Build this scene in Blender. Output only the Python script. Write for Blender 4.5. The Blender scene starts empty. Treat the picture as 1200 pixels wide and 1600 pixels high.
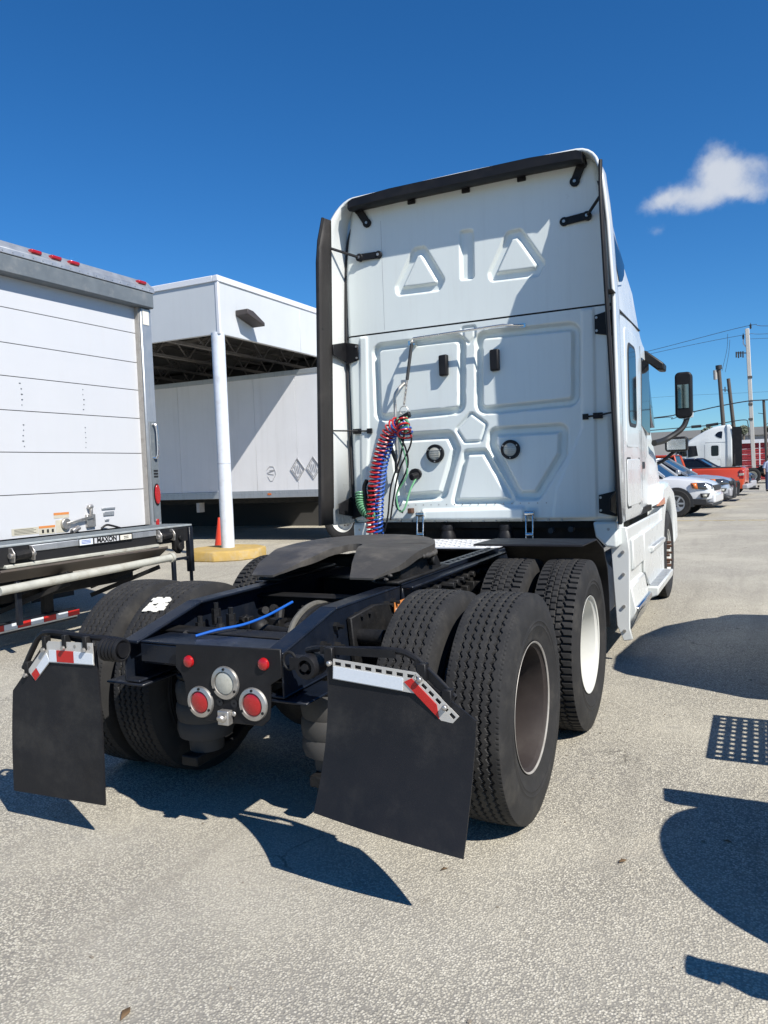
import bpy, bmesh, math, random
from mathutils import Vector, Matrix
random.seed(7)
sc = bpy.context.scene
COL = sc.collection
R = math.radians
PI = math.pi

# ------------------------------------------------------------------ camera
CAMP = (2.1337, -3.3841, 1.6031); YAW, PITCH, ROLL = -0.45621, -0.050447, -0.037871
cd = bpy.data.cameras.new('camera'); cam = bpy.data.objects.new('camera', cd); COL.objects.link(cam)
f = Vector((math.sin(YAW)*math.cos(PITCH), math.cos(YAW)*math.cos(PITCH), math.sin(PITCH)))
r0 = Vector((math.cos(YAW), -math.sin(YAW), 0)); u0 = r0.cross(f)
r1 = math.cos(ROLL)*r0 + math.sin(ROLL)*u0; u1 = -math.sin(ROLL)*r0 + math.cos(ROLL)*u0
cam.matrix_world = Matrix(((r1.x, u1.x, -f.x, CAMP[0]), (r1.y, u1.y, -f.y, CAMP[1]), (r1.z, u1.z, -f.z, CAMP[2]), (0, 0, 0, 1)))
cd.sensor_fit = 'VERTICAL'; cd.sensor_height = 36; cd.lens = 36*1197.56/1600
cd.clip_start = .05; cd.clip_end = 3000
sc.camera = cam

# ------------------------------------------------------------------ light
SUN = Vector((.91, -.42, 1.0)).normalized()
sun_el = math.asin(SUN.z); sun_az = math.atan2(SUN.x, SUN.y)
world = bpy.data.worlds.new('World'); sc.world = world; world.use_nodes = True
wn = world.node_tree.nodes; wl = world.node_tree.links; wn.clear()
wo = wn.new('ShaderNodeOutputWorld'); bg = wn.new('ShaderNodeBackground'); sky = wn.new('ShaderNodeTexSky')
sky.sky_type = 'NISHITA'; sky.sun_disc = False; sky.sun_elevation = sun_el; sky.sun_rotation = sun_az
sky.altitude = 0; sky.air_density = 1.0; sky.dust_density = .0; sky.ozone_density = 1.6
bg.inputs['Strength'].default_value = .062
# one fair-weather cloud low in the sky, described by its direction
def wmath(op, a, b=None, c=None):
    n = wn.new('ShaderNodeMath'); n.operation = op
    for i, v in enumerate((a, b, c)):
        if v is None: continue
        if isinstance(v, (int, float)): n.inputs[i].default_value = v
        else: wl.new(v, n.inputs[i])
    return n.outputs[0]
def wvm(op, a, b):
    n = wn.new('ShaderNodeVectorMath'); n.operation = op
    for i, v in enumerate((a, b)):
        if hasattr(v, 'is_output'): wl.new(v, n.inputs[i])
        else: n.inputs[i].default_value = v
    return n
tc = wn.new('ShaderNodeTexCoord')
wdir = wvm('NORMALIZE', tc.outputs['Generated'], (0, 0, 0)).outputs[0]
cl_az, cl_el = R(-2.6), R(17.5)
cf = Vector((math.sin(cl_az)*math.cos(cl_el), math.cos(cl_az)*math.cos(cl_el), math.sin(cl_el)))
cr = Vector((math.cos(cl_az), -math.sin(cl_az), 0)); cu = cr.cross(cf)
dist = wn.new('ShaderNodeTexNoise'); dist.inputs['Scale'].default_value = 26; dist.inputs['Detail'].default_value = 6; dist.inputs['Roughness'].default_value = .55
wl.new(wdir, dist.inputs['Vector'])
off = wvm('SUBTRACT', dist.outputs['Color'], (.5, .5, .5)).outputs[0]
offs = wn.new('ShaderNodeVectorMath'); offs.operation = 'SCALE'; wl.new(off, offs.inputs[0]); offs.inputs['Scale'].default_value = .03
wd2 = wvm('ADD', wdir, offs.outputs[0]).outputs[0]
ca = wvm('DOT_PRODUCT', wd2, cr).outputs['Value']; cb = wvm('DOT_PRODUCT', wd2, cu).outputs['Value']; cc = wvm('DOT_PRODUCT', wdir, cf).outputs['Value']
acc = None
for (bx, by, sx, sy, st) in ((-.02, -.003, .048, .018, 1.1), (.008, .024, .024, .022, 1.35), (-.055, -.002, .02, .010, .6), (.04, -.006, .036, .011, .75), (.040, .014, .028, .014, .7), (-.06, -.034, .012, .006, .42), (.10, .03, .02, .010, .35)):
    dx = wmath('DIVIDE', wmath('SUBTRACT', ca, bx), sx); dy = wmath('DIVIDE', wmath('SUBTRACT', cb, by), sy)
    d2 = wmath('ADD', wmath('MULTIPLY', dx, dx), wmath('MULTIPLY', dy, dy))
    g = wmath('MULTIPLY', wmath('EXPONENT', wmath('MULTIPLY', d2, -1.0)), st)
    acc = g if acc is None else wmath('ADD', acc, g)
fine = wn.new('ShaderNodeTexNoise'); fine.inputs['Scale'].default_value = 60; fine.inputs['Detail'].default_value = 7; fine.inputs['Roughness'].default_value = .6
wl.new(wdir, fine.inputs['Vector'])
dens = wmath('ADD', acc, wmath('MULTIPLY', wmath('SUBTRACT', fine.outputs['Fac'], .5), .8))
mr = wn.new('ShaderNodeMapRange'); mr.interpolation_type = 'SMOOTHSTEP'
wl.new(dens, mr.inputs['Value']); mr.inputs['From Min'].default_value = .22; mr.inputs['From Max'].default_value = 1.5; mr.inputs['To Max'].default_value = .85
front = wmath('GREATER_THAN', cc, 0.0)
fac = wmath('MULTIPLY', mr.outputs['Result'], front)
mix = wn.new('ShaderNodeMix'); mix.data_type = 'RGBA'
hs = wn.new('ShaderNodeHueSaturation'); hs.inputs['Saturation'].default_value = 1.10; hs.inputs['Value'].default_value = 1.0
tint = wvm('MULTIPLY', sky.outputs['Color'], (.62, 1.01, 1.46)).outputs[0]
wl.new(tint, hs.inputs['Color'])
wl.new(fac, mix.inputs['Factor']); wl.new(hs.outputs['Color'], mix.inputs['A']); mix.inputs['B'].default_value = (8.6, 9.0, 9.6, 1)
wl.new(mix.outputs['Result'], bg.inputs['Color']); wl.new(bg.outputs['Background'], wo.inputs['Surface'])

sd = bpy.data.lights.new('sun', 'SUN'); sd.energy = 5.0; sd.angle = R(.53); sd.color = (1.0, .955, .88)
so = bpy.data.objects.new('sun', sd); COL.objects.link(so); so.rotation_euler = SUN.to_track_quat('Z', 'Y').to_euler(); so.location = (20, -10, 30)
sc.view_settings.view_transform = 'Standard'; sc.view_settings.look = 'None'; sc.view_settings.gamma = 1; sc.view_settings.exposure = .44
sc.view_settings.use_curve_mapping = False

# ------------------------------------------------------------------ materials
def mat(name, col, rough=.5, metal=0., var=0., vscale=6., bump=0., bscale=60., dirt=None, dirt_amt=0., dirt_scale=3., spec=.5, coat=0., streak=False):
    m = bpy.data.materials.new(name); m.use_nodes = True
    nt = m.node_tree; n = nt.nodes; l = nt.links; b = n['Principled BSDF']
    b.inputs['Base Color'].default_value = (*col, 1); b.inputs['Roughness'].default_value = rough
    b.inputs['Metallic'].default_value = metal; b.inputs['Specular IOR Level'].default_value = spec
    b.inputs['Coat Weight'].default_value = coat
    t = n.new('ShaderNodeTexCoord'); src = t.outputs['Object']
    last = None
    if var > 0:
        no = n.new('ShaderNodeTexNoise'); no.inputs['Scale'].default_value = vscale; no.inputs['Detail'].default_value = 6; no.inputs['Roughness'].default_value = .6
        l.new(src, no.inputs['Vector'])
        rp = n.new('ShaderNodeMapRange'); l.new(no.outputs['Fac'], rp.inputs['Value']); rp.inputs['From Min'].default_value = .25; rp.inputs['From Max'].default_value = .75
        rp.inputs['To Min'].default_value = 1-var; rp.inputs['To Max'].default_value = 1+var
        mx = n.new('ShaderNodeVectorMath'); mx.operation = 'SCALE'; mx.inputs[0].default_value = col; l.new(rp.outputs['Result'], mx.inputs['Scale'])
        last = mx.outputs[0]
        rr = n.new('ShaderNodeMapRange'); l.new(no.outputs['Fac'], rr.inputs['Value']); rr.inputs['From Min'].default_value = .25; rr.inputs['From Max'].default_value = .75
        rr.inputs['To Min'].default_value = max(.05, rough-.1); rr.inputs['To Max'].default_value = min(1, rough+.12); l.new(rr.outputs['Result'], b.inputs['Roughness'])
    if dirt is not None:
        nd = n.new('ShaderNodeTexNoise'); nd.inputs['Scale'].default_value = dirt_scale; nd.inputs['Detail'].default_value = 9; nd.inputs['Roughness'].default_value = .68
        if streak:
            mp = n.new('ShaderNodeMapping'); mp.inputs['Scale'].default_value = (5, 5, .35); l.new(src, mp.inputs['Vector']); l.new(mp.outputs[0], nd.inputs['Vector'])
        else: l.new(src, nd.inputs['Vector'])
        rd = n.new('ShaderNodeMapRange'); rd.interpolation_type = 'SMOOTHSTEP'; l.new(nd.outputs['Fac'], rd.inputs['Value']); rd.inputs['From Min'].default_value = .46; rd.inputs['From Max'].default_value = .78; rd.inputs['To Max'].default_value = dirt_amt
        md = n.new('ShaderNodeMix'); md.data_type = 'RGBA'; l.new(rd.outputs['Result'], md.inputs['Factor'])
        if last is not None: l.new(last, md.inputs['A'])
        else: md.inputs['A'].default_value = (*col, 1)
        md.inputs['B'].default_value = (*dirt, 1); last = md.outputs['Result']
    if last is not None: l.new(last, b.inputs['Base Color'])
    if bump > 0:
        nb = n.new('ShaderNodeTexNoise'); nb.inputs['Scale'].default_value = bscale; nb.inputs['Detail'].default_value = 5; l.new(src, nb.inputs['Vector'])
        bp = n.new('ShaderNodeBump'); bp.inputs['Strength'].default_value = bump; bp.inputs['Distance'].default_value = .01; l.new(nb.outputs['Fac'], bp.inputs['Height']); l.new(bp.outputs['Normal'], b.inputs['Normal'])
    return m
DUST = (.30, .27, .23)
M = {}
M['white'] = mat('white_paint', (.64, .66, .645), .28, var=.02, vscale=2, dirt=(.50, .47, .42), dirt_amt=.07, dirt_scale=2.5, coat=.3, streak=True)
M['cabwhite'] = mat('cab_back_paint', (.70, .745, .72), .33, var=.02, vscale=1.5, dirt=(.45, .44, .40), dirt_amt=.16, dirt_scale=2.4, streak=True, coat=.2)
M['panelwhite'] = mat('door_white', (.56, .57, .59), .4, var=.015, vscale=2, dirt=(.5, .49, .46), dirt_amt=.10, dirt_scale=2, streak=True)
M['fascia'] = mat('fascia_metal', (.54, .56, .57), .5, var=.03, vscale=1.2, dirt=(.4, .39, .36), dirt_amt=.12, dirt_scale=1.5, streak=True, bump=.1, bscale=3)
M['trailer'] = mat('trailer_white', (.74, .74, .75), .5, var=.04, vscale=1.2, dirt=(.36, .33, .30), dirt_amt=.16, dirt_scale=1.2, streak=True)
M['post'] = mat('post_paint', (.62, .66, .72), .5, var=.05, vscale=4, dirt=(.35, .33, .30), dirt_amt=.45, dirt_scale=5)
M['yellow'] = mat('yellow_paint', (.43, .29, .085), .75, var=.12, vscale=8, dirt=(.42, .36, .26), dirt_amt=.7, dirt_scale=5, bump=.4, bscale=30)
M['extender'] = mat('extender_rubber', (.026, .024, .023), .6, var=.15, vscale=6, dirt=(.07, .064, .058), dirt_amt=.3, dirt_scale=4, spec=.28)
M['black'] = mat('black_plastic', (.0085, .0085, .010), .5, var=.2, vscale=8, bump=.08, bscale=200, dirt=(.045, .042, .038), dirt_amt=.25, dirt_scale=4, spec=.28)
M['frame'] = mat('frame_paint', (.007, .010, .017), .34, var=.25, vscale=9, dirt=(.05, .046, .042), dirt_amt=.3, dirt_scale=6, bump=.08, bscale=90, spec=.28)
M['chassis'] = mat('chassis_grime', (.009, .009, .0095), .6, var=.3, vscale=12, dirt=(.06, .052, .042), dirt_amt=.4, dirt_scale=7, bump=.25, bscale=60, spec=.28)
M['flap'] = mat('flap_rubber', (.0105, .0105, .0125), .50, var=.12, vscale=5, dirt=(.06, .056, .05), dirt_amt=.45, dirt_scale=3.5, bump=.06, bscale=150, spec=.28)
M['tyre'] = mat('tyre_rubber', (.024, .0235, .0235), .75, var=.2, vscale=9, dirt=(.08, .074, .064), dirt_amt=.5, dirt_scale=6, bump=.12, bscale=180, spec=.28)
M['steel'] = mat('bare_steel', (.50, .48, .45), .42, .85, var=.1, vscale=12, dirt=(.16, .11, .07), dirt_amt=.5, dirt_scale=14)
M['bright'] = mat('bright_steel', (.72, .72, .71), .22, 1., var=.06, vscale=10)
M['zinc'] = mat('galvanised_plate', (.56, .54, .50), .5, .3, var=.06, vscale=20)
M['grey'] = mat('grey_primer', (.13, .15, .165), .55, var=.12, vscale=7, dirt=(.32, .31, .29), dirt_amt=.35, dirt_scale=9)
M['alu'] = mat('dull_aluminium', (.42, .44, .46), .45, .6, var=.06, vscale=8, dirt=(.2, .2, .19), dirt_amt=.4, dirt_scale=4, streak=True)
M['liftgrey'] = mat('lift_paint', (.30, .33, .34), .55, var=.15, vscale=10, dirt=(.17, .13, .09), dirt_amt=.55, dirt_scale=8)
M['rampbrown'] = mat('ramp_grime', (.075, .062, .052), .55, var=.25, vscale=6, dirt=(.12, .09, .06), dirt_amt=.5, dirt_scale=7)
M['pipe'] = mat('roller_pipe', (.42, .42, .37), .5, var=.12, vscale=8, dirt=(.2, .15, .09), dirt_amt=.6, dirt_scale=7)
M['rust'] = mat('rusty_steel', (.075, .035, .02), .8, var=.3, vscale=18, bump=.3, bscale=80)
M['hub'] = mat('wheel_barrel_grime', (.036, .029, .027), .6, var=.12, vscale=5, dirt=(.075, .066, .058), dirt_amt=.4, dirt_scale=6, spec=.22)
M['rimwhite'] = mat('white_wheel_paint', (.56, .56, .52), .4, var=.03, vscale=5, dirt=(.45, .42, .36), dirt_amt=.35, dirt_scale=5)
M['flange'] = mat('worn_rim_edge', (.36, .34, .31), .5, .2, var=.1, vscale=20, dirt=(.2, .17, .14), dirt_amt=.6, dirt_scale=12)
M['grease'] = mat('greased_plate', (.046, .042, .037), .5, var=.3, vscale=5, dirt=(.15, .132, .108), dirt_amt=.85, dirt_scale=3.5, bump=.2, bscale=25)
M['bag'] = mat('dusty_bellows', (.045, .043, .041), .75, var=.15, vscale=8, dirt=(.05, .05, .05), dirt_amt=.5, dirt_scale=6)
M['deck'] = mat('deck_plate', (.68, .69, .70), .45, .2, var=.05, vscale=8, dirt=(.35, .34, .32), dirt_amt=.4, dirt_scale=6)
M['glass'] = mat('dark_glass', (.008, .010, .014), .05, spec=.4)
M['mirror'] = mat('mirror_glass', (.20, .25, .235), .04, 1.)  # a dark greenish reflection is put into the glass colour
M['red'] = mat('red_lens', (.36, .008, .010), .22, var=.12, vscale=60, coat=.5)
M['redtape'] = mat('red_tape', (.48, .016, .014), .38, var=.06, vscale=40)
M['whitetape'] = mat('white_tape', (.66, .70, .74), .35, var=.05, vscale=90)
M['clear'] = mat('clear_lens', (.42, .41, .35), .18, var=.15, vscale=60, coat=.5)
M['amber'] = mat('amber_lens', (.55, .13, .015), .25, coat=.4)
M['orange'] = mat('orange_label', (.60, .22, .06), .5)
M['label'] = mat('door_label', (.50, .47, .38), .6, var=.05, vscale=30)
M['paper'] = mat('paper_label', (.72, .69, .60), .6, var=.04, vscale=30)
M['ink'] = mat('black_ink', (.012, .012, .012), .5)
M['hosered'] = mat('red_hose', (.42, .018, .02), .35, var=.15, vscale=20)
M['hoseblue'] = mat('blue_hose', (.018, .085, .38), .35, var=.15, vscale=20)
M['hosegreen'] = mat('green_hose', (.13, .33, .17), .4, var=.15, vscale=20)
M['airblue'] = mat('blue_airline', (.012, .10, .42), .35)
M['hosegrey'] = mat('grey_conduit', (.11, .105, .09), .7, var=.2, vscale=20)
M['cone'] = mat('cone_red', (.62, .045, .015), .6)
M['carwhite'] = mat('car_white', (.62, .63, .64), .22, coat=.6)
M['carsilver'] = mat('car_silver', (.48, .50, .53), .28, .5, coat=.6)
M['carorange'] = mat('car_orange', (.50, .052, .010), .25, coat=.7)
M['cardark'] = mat('car_dark_blue', (.015, .022, .05), .2, coat=.8)
M['lampdark'] = mat('headlamp_glass', (.06, .065, .07), .08, .3, coat=1.)
M['trim'] = mat('dark_trim', (.025, .026, .028), .6)
M['lightgrey'] = mat('light_grey_trim', (.33, .33, .34), .5)
M['redwall'] = mat('red_wall', (.36, .026, .032), .6, var=.1, vscale=.8)
M['greywall'] = mat('grey_wall', (.36, .35, .33), .8, var=.08, vscale=.5)
M['roofwhite'] = mat('white_trim', (.66, .67, .70), .6)
M['wood'] = mat('pole_wood', (.085, .074, .064), .85, var=.2, vscale=3, bump=.3, bscale=10)
M['concrete'] = mat('concrete_pole', (.50, .48, .44), .85, var=.08, vscale=2)
M['wire'] = mat('wire', (.03, .03, .035), .6)
M['palm'] = mat('palm_leaf', (.10, .115, .075), .7, var=.3, vscale=2)  # leaf colour lightened to carry the haze of distance
M['trunk'] = mat('trunk', (.16, .13, .10), .9)
M['skin'] = mat('skin', (.30, .17, .11), .55)
M['hair'] = mat('hair', (.02, .016, .013), .6)
M['shirt'] = mat('shirt', (.42, .48, .62), .8, var=.05)
M['jeans'] = mat('jeans', (.05, .07, .13), .85, var=.1)
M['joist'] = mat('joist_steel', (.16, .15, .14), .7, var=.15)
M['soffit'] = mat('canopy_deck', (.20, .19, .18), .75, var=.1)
M['bronze'] = mat('bronze_fixture', (.055, .045, .042), .5, var=.1)
M['wallshade'] = mat('shade_dark_wall', (.05, .048, .046), .85, var=.1, vscale=.8)  # deep shade under canopy and trailer is put into this wall colour
M['leaf'] = mat('dry_leaf', (.16, .10, .05), .8)
M['yellowline'] = mat('faded_yellow', (.50, .37, .13), .85, var=.15, vscale=9)
M['diamond'] = mat('placard_frame', (.40, .40, .40), .5, .4)
M['caulk'] = mat('seam_black', (.01, .01, .011), .6)

# ------------------------------------------------------------------ mesh helpers
class B:
    """collects simple shapes and links them as one mesh object"""
    def __init__(s): s.v = []; s.f = []; s.mi = []; s.m = 0
    def add(s, vs, fs):
        o = len(s.v); s.v += [tuple(v) for v in vs]; s.f += [tuple(i+o for i in f) for f in fs]; s.mi += [s.m]*len(fs); return s
    def box(s, x0, x1, y0, y1, z0, z1, mtx=None):
        vs = [Vector((x, y, z)) for x in (x0, x1) for y in (y0, y1) for z in (z0, z1)]
        if mtx: vs = [mtx @ v for v in vs]
        return s.add(vs, [(0, 1, 3, 2), (4, 6, 7, 5), (0, 4, 5, 1), (2, 3, 7, 6), (0, 2, 6, 4), (1, 5, 7, 3)])
    def bar(s, a, b, w, h, up=(0, 0, 1)):
        a = Vector(a); b = Vector(b); d = (b-a).normalized(); u = Vector(up)
        if abs(d.dot(u)) > .98: u = Vector((0, 1, 0))
        x = d.cross(u).normalized(); u = x.cross(d)
        vs = [p + x*sx*w/2 + u*sz*h/2 for p in (a, b) for sx, sz in ((-1, -1), (1, -1), (1, 1), (-1, 1))]
        return s.add(vs, [(3, 2, 1, 0), (4, 5, 6, 7)] + [(i, (i+1) % 4, 4+(i+1) % 4, 4+i) for i in range(4)])
    def cyl(s, a, b, r, r2=None, n=14, cap=True):
        a = Vector(a); b = Vector(b); r2 = r if r2 is None else r2; d = (b-a).normalized()
        x = d.orthogonal().normalized(); y = d.cross(x)
        vs = [p + (x*math.cos(t)+y*math.sin(t))*q for p, q in ((a, r), (b, r2)) for t in [2*PI*i/n for i in range(n)]]
        fs = [(i, (i+1) % n, n+(i+1) % n, n+i) for i in range(n)]
        if cap: fs += [tuple(reversed(range(n))), tuple(range(n, 2*n))]
        return s.add(vs, fs)
    def tube(s, pts, r, n=8, cap=True, flat=None):
        pts = [Vector(p) for p in pts]; m = len(pts); vs = []
        prev = None
        for i, p in enumerate(pts):
            d = (pts[min(i+1, m-1)] - pts[max(i-1, 0)]).normalized()
            x = d.orthogonal().normalized() if prev is None else (prev - d*prev.dot(d)).normalized()
            prev = x; y = d.cross(x); rr = r[i] if isinstance(r, (list, tuple)) else r
            vs += [p + (x*math.cos(2*PI*k/n)+y*math.sin(2*PI*k/n))*rr for k in range(n)]
        fs = [(i*n+k, i*n+(k+1) % n, (i+1)*n+(k+1) % n, (i+1)*n+k) for i in range(m-1) for k in range(n)]
        if cap: fs += [tuple(reversed(range(n))), tuple(range((m-1)*n, m*n))]
        return s.add(vs, fs)
    def prism(s, poly, axis, a, b):
        """poly: 2D points; axis 'x': (y,z) 'y': (x,z) 'z': (x,y)"""
        def put(p, t): return {'x': (t, p[0], p[1]), 'y': (p[0], t, p[1]), 'z': (p[0], p[1], t)}[axis]
        n = len(poly); vs = [put(p, a) for p in poly] + [put(p, b) for p in poly]
        ar = sum(poly[i][0]*poly[(i+1) % n][1]-poly[(i+1) % n][0]*poly[i][1] for i in range(n))
        fs = [tuple(reversed(range(n))), tuple(range(n, 2*n))] + [(i, (i+1) % n, n+(i+1) % n, n+i) for i in range(n)]
        flip = (ar > 0) ^ (b > a) ^ (axis == 'y')
        if flip: fs = [tuple(reversed(q)) for q in fs]
        return s.add(vs, fs)
    def lathe(s, prof, c, axis='z', n=24, closed=False):
        """prof: (r, t) pairs along the axis"""
        c = Vector(c); vs = []; m = len(prof)
        for r, t in prof:
            for k in range(n):
                a = 2*PI*k/n; u, w = r*math.cos(a), r*math.sin(a)
                vs.append(c + Vector({'z': (u, w, t), 'x': (t, u, w), 'y': (w, t, u)}[axis]))
        fs = [(i*n+k, i*n+(k+1) % n, (i+1)*n+(k+1) % n, (i+1)*n+k) for i in range(m-1) for k in range(n)]
        if closed: fs += [((m-1)*n+k, (m-1)*n+(k+1) % n, (k+1) % n, k) for k in range(n)]
        return s.add(vs, fs)
    def grid(s, rows):
        m = len(rows); n = len(rows[0])
        return s.add([p for r in rows for p in r], [(i*n+k, i*n+k+1, (i+1)*n+k+1, (i+1)*n+k) for i in range(m-1) for k in range(n-1)])
    def ball(s, c, r, sx=1, sy=1, sz=1, n=12):
        prof = [(max(r*math.sin(PI*i/8), 1e-4), -r*math.cos(PI*i/8)) for i in range(9)]
        o = len(s.v); s.lathe(prof, (0, 0, 0), 'z', n)
        for i in range(o, len(s.v)):
            v = s.v[i]; s.v[i] = (c[0]+v[0]*sx, c[1]+v[1]*sy, c[2]+v[2]*sz)
        return s
    def build(s, name, m, parent=None, bevel=0, seg=1, sharp=35, solid=0, loc=None, flipfix=True, smooth=True):
        me = bpy.data.meshes.new(name); me.from_pydata(s.v, [], s.f); me.update()
        if flipfix:
            bm = bmesh.new(); bm.from_mesh(me); bmesh.ops.recalc_face_normals(bm, faces=bm.faces); bm.to_mesh(me); bm.free()
        for q in (m if isinstance(m, (list, tuple)) else [m]): me.materials.append(M[q] if isinstance(q, str) else q)
        if any(s.mi):
            for p, i in zip(me.polygons, s.mi): p.material_index = i
        if smooth:
            me.polygons.foreach_set('use_smooth', [True]*len(me.polygons)); me.set_sharp_from_angle(angle=R(sharp))
        o = bpy.data.objects.new(name, me); COL.objects.link(o)
        if parent: o.parent = parent
        if loc: o.location = loc
        if solid:
            md = o.modifiers.new('solid', 'SOLIDIFY'); md.thickness = solid; md.offset = 0
        if bevel:
            md = o.modifiers.new('bevel', 'BEVEL'); md.width = bevel; md.segments = seg; md.limit_method = 'ANGLE'; md.angle_limit = R(35); md.harden_normals = False
        return o
def tag(o, label=None, cat=None, group=None, kind=None):
    for k, v in (('label', label), ('category', cat), ('group', group), ('kind', kind)):
        if v: o[k] = v
    return o
def thing(name, label, cat, loc=(0, 0, 0), rz=0, group=None):
    o = bpy.data.objects.new(name, None); COL.objects.link(o); o.location = loc; o.rotation_euler = (0, 0, rz); o.empty_display_size = .3
    return tag(o, label, cat, group)
def copy_tree(o, parent=None):
    c = o.copy(); COL.objects.link(c); c.parent = parent
    for ch in list(o.children): copy_tree(ch, c)
    return c
def twin(o, parent=None, loc=None, rz=None):
    c = copy_tree(o, parent if parent else o.parent)
    if loc: c.location = loc
    if rz is not None: c.rotation_euler = (0, 0, rz)
    return c
def text(name, body, size, m, parent, mtx, ext=.001):
    cu = bpy.data.curves.new(name, 'FONT'); cu.body = body; cu.size = size; cu.extrude = ext; cu.offset = .0032 if body == 'MAXON' else 0; cu.align_x = 'CENTER'; cu.align_y = 'CENTER'
    t = bpy.data.objects.new(name, cu); COL.objects.link(t)
    dg = bpy.context.evaluated_depsgraph_get(); me = bpy.data.meshes.new_from_object(t.evaluated_get(dg))
    COL.objects.unlink(t); bpy.data.objects.remove(t)
    me.transform(mtx); me.materials.clear(); me.materials.append(M[m])
    o = bpy.data.objects.new(name, me); COL.objects.link(o); o.parent = parent
    return o
def smooth(t): t = max(0., min(1., t)); return t*t*(3-2*t)
def arc(cx, cz, r, a0, a1, n=12): return [(cx+r*math.cos(R(a0+(a1-a0)*i/n)), cz+r*math.sin(R(a0+(a1-a0)*i/n))) for i in range(n+1)]
def catmull(pts, k=8):
    pts = [Vector(p) for p in pts]; q = [pts[0]*2-pts[1]] + pts + [pts[-1]*2-pts[-2]]; out = []
    for i in range(1, len(q)-2):
        a, b, c, d = q[i-1:i+3]
        for j in range(k):
            t = j/k; out.append(.5*((2*b)+(c-a)*t+(2*a-5*b+4*c-d)*t*t+(3*b-a-3*c+d)*t*t*t))
    return out + [pts[-1]]

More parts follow.
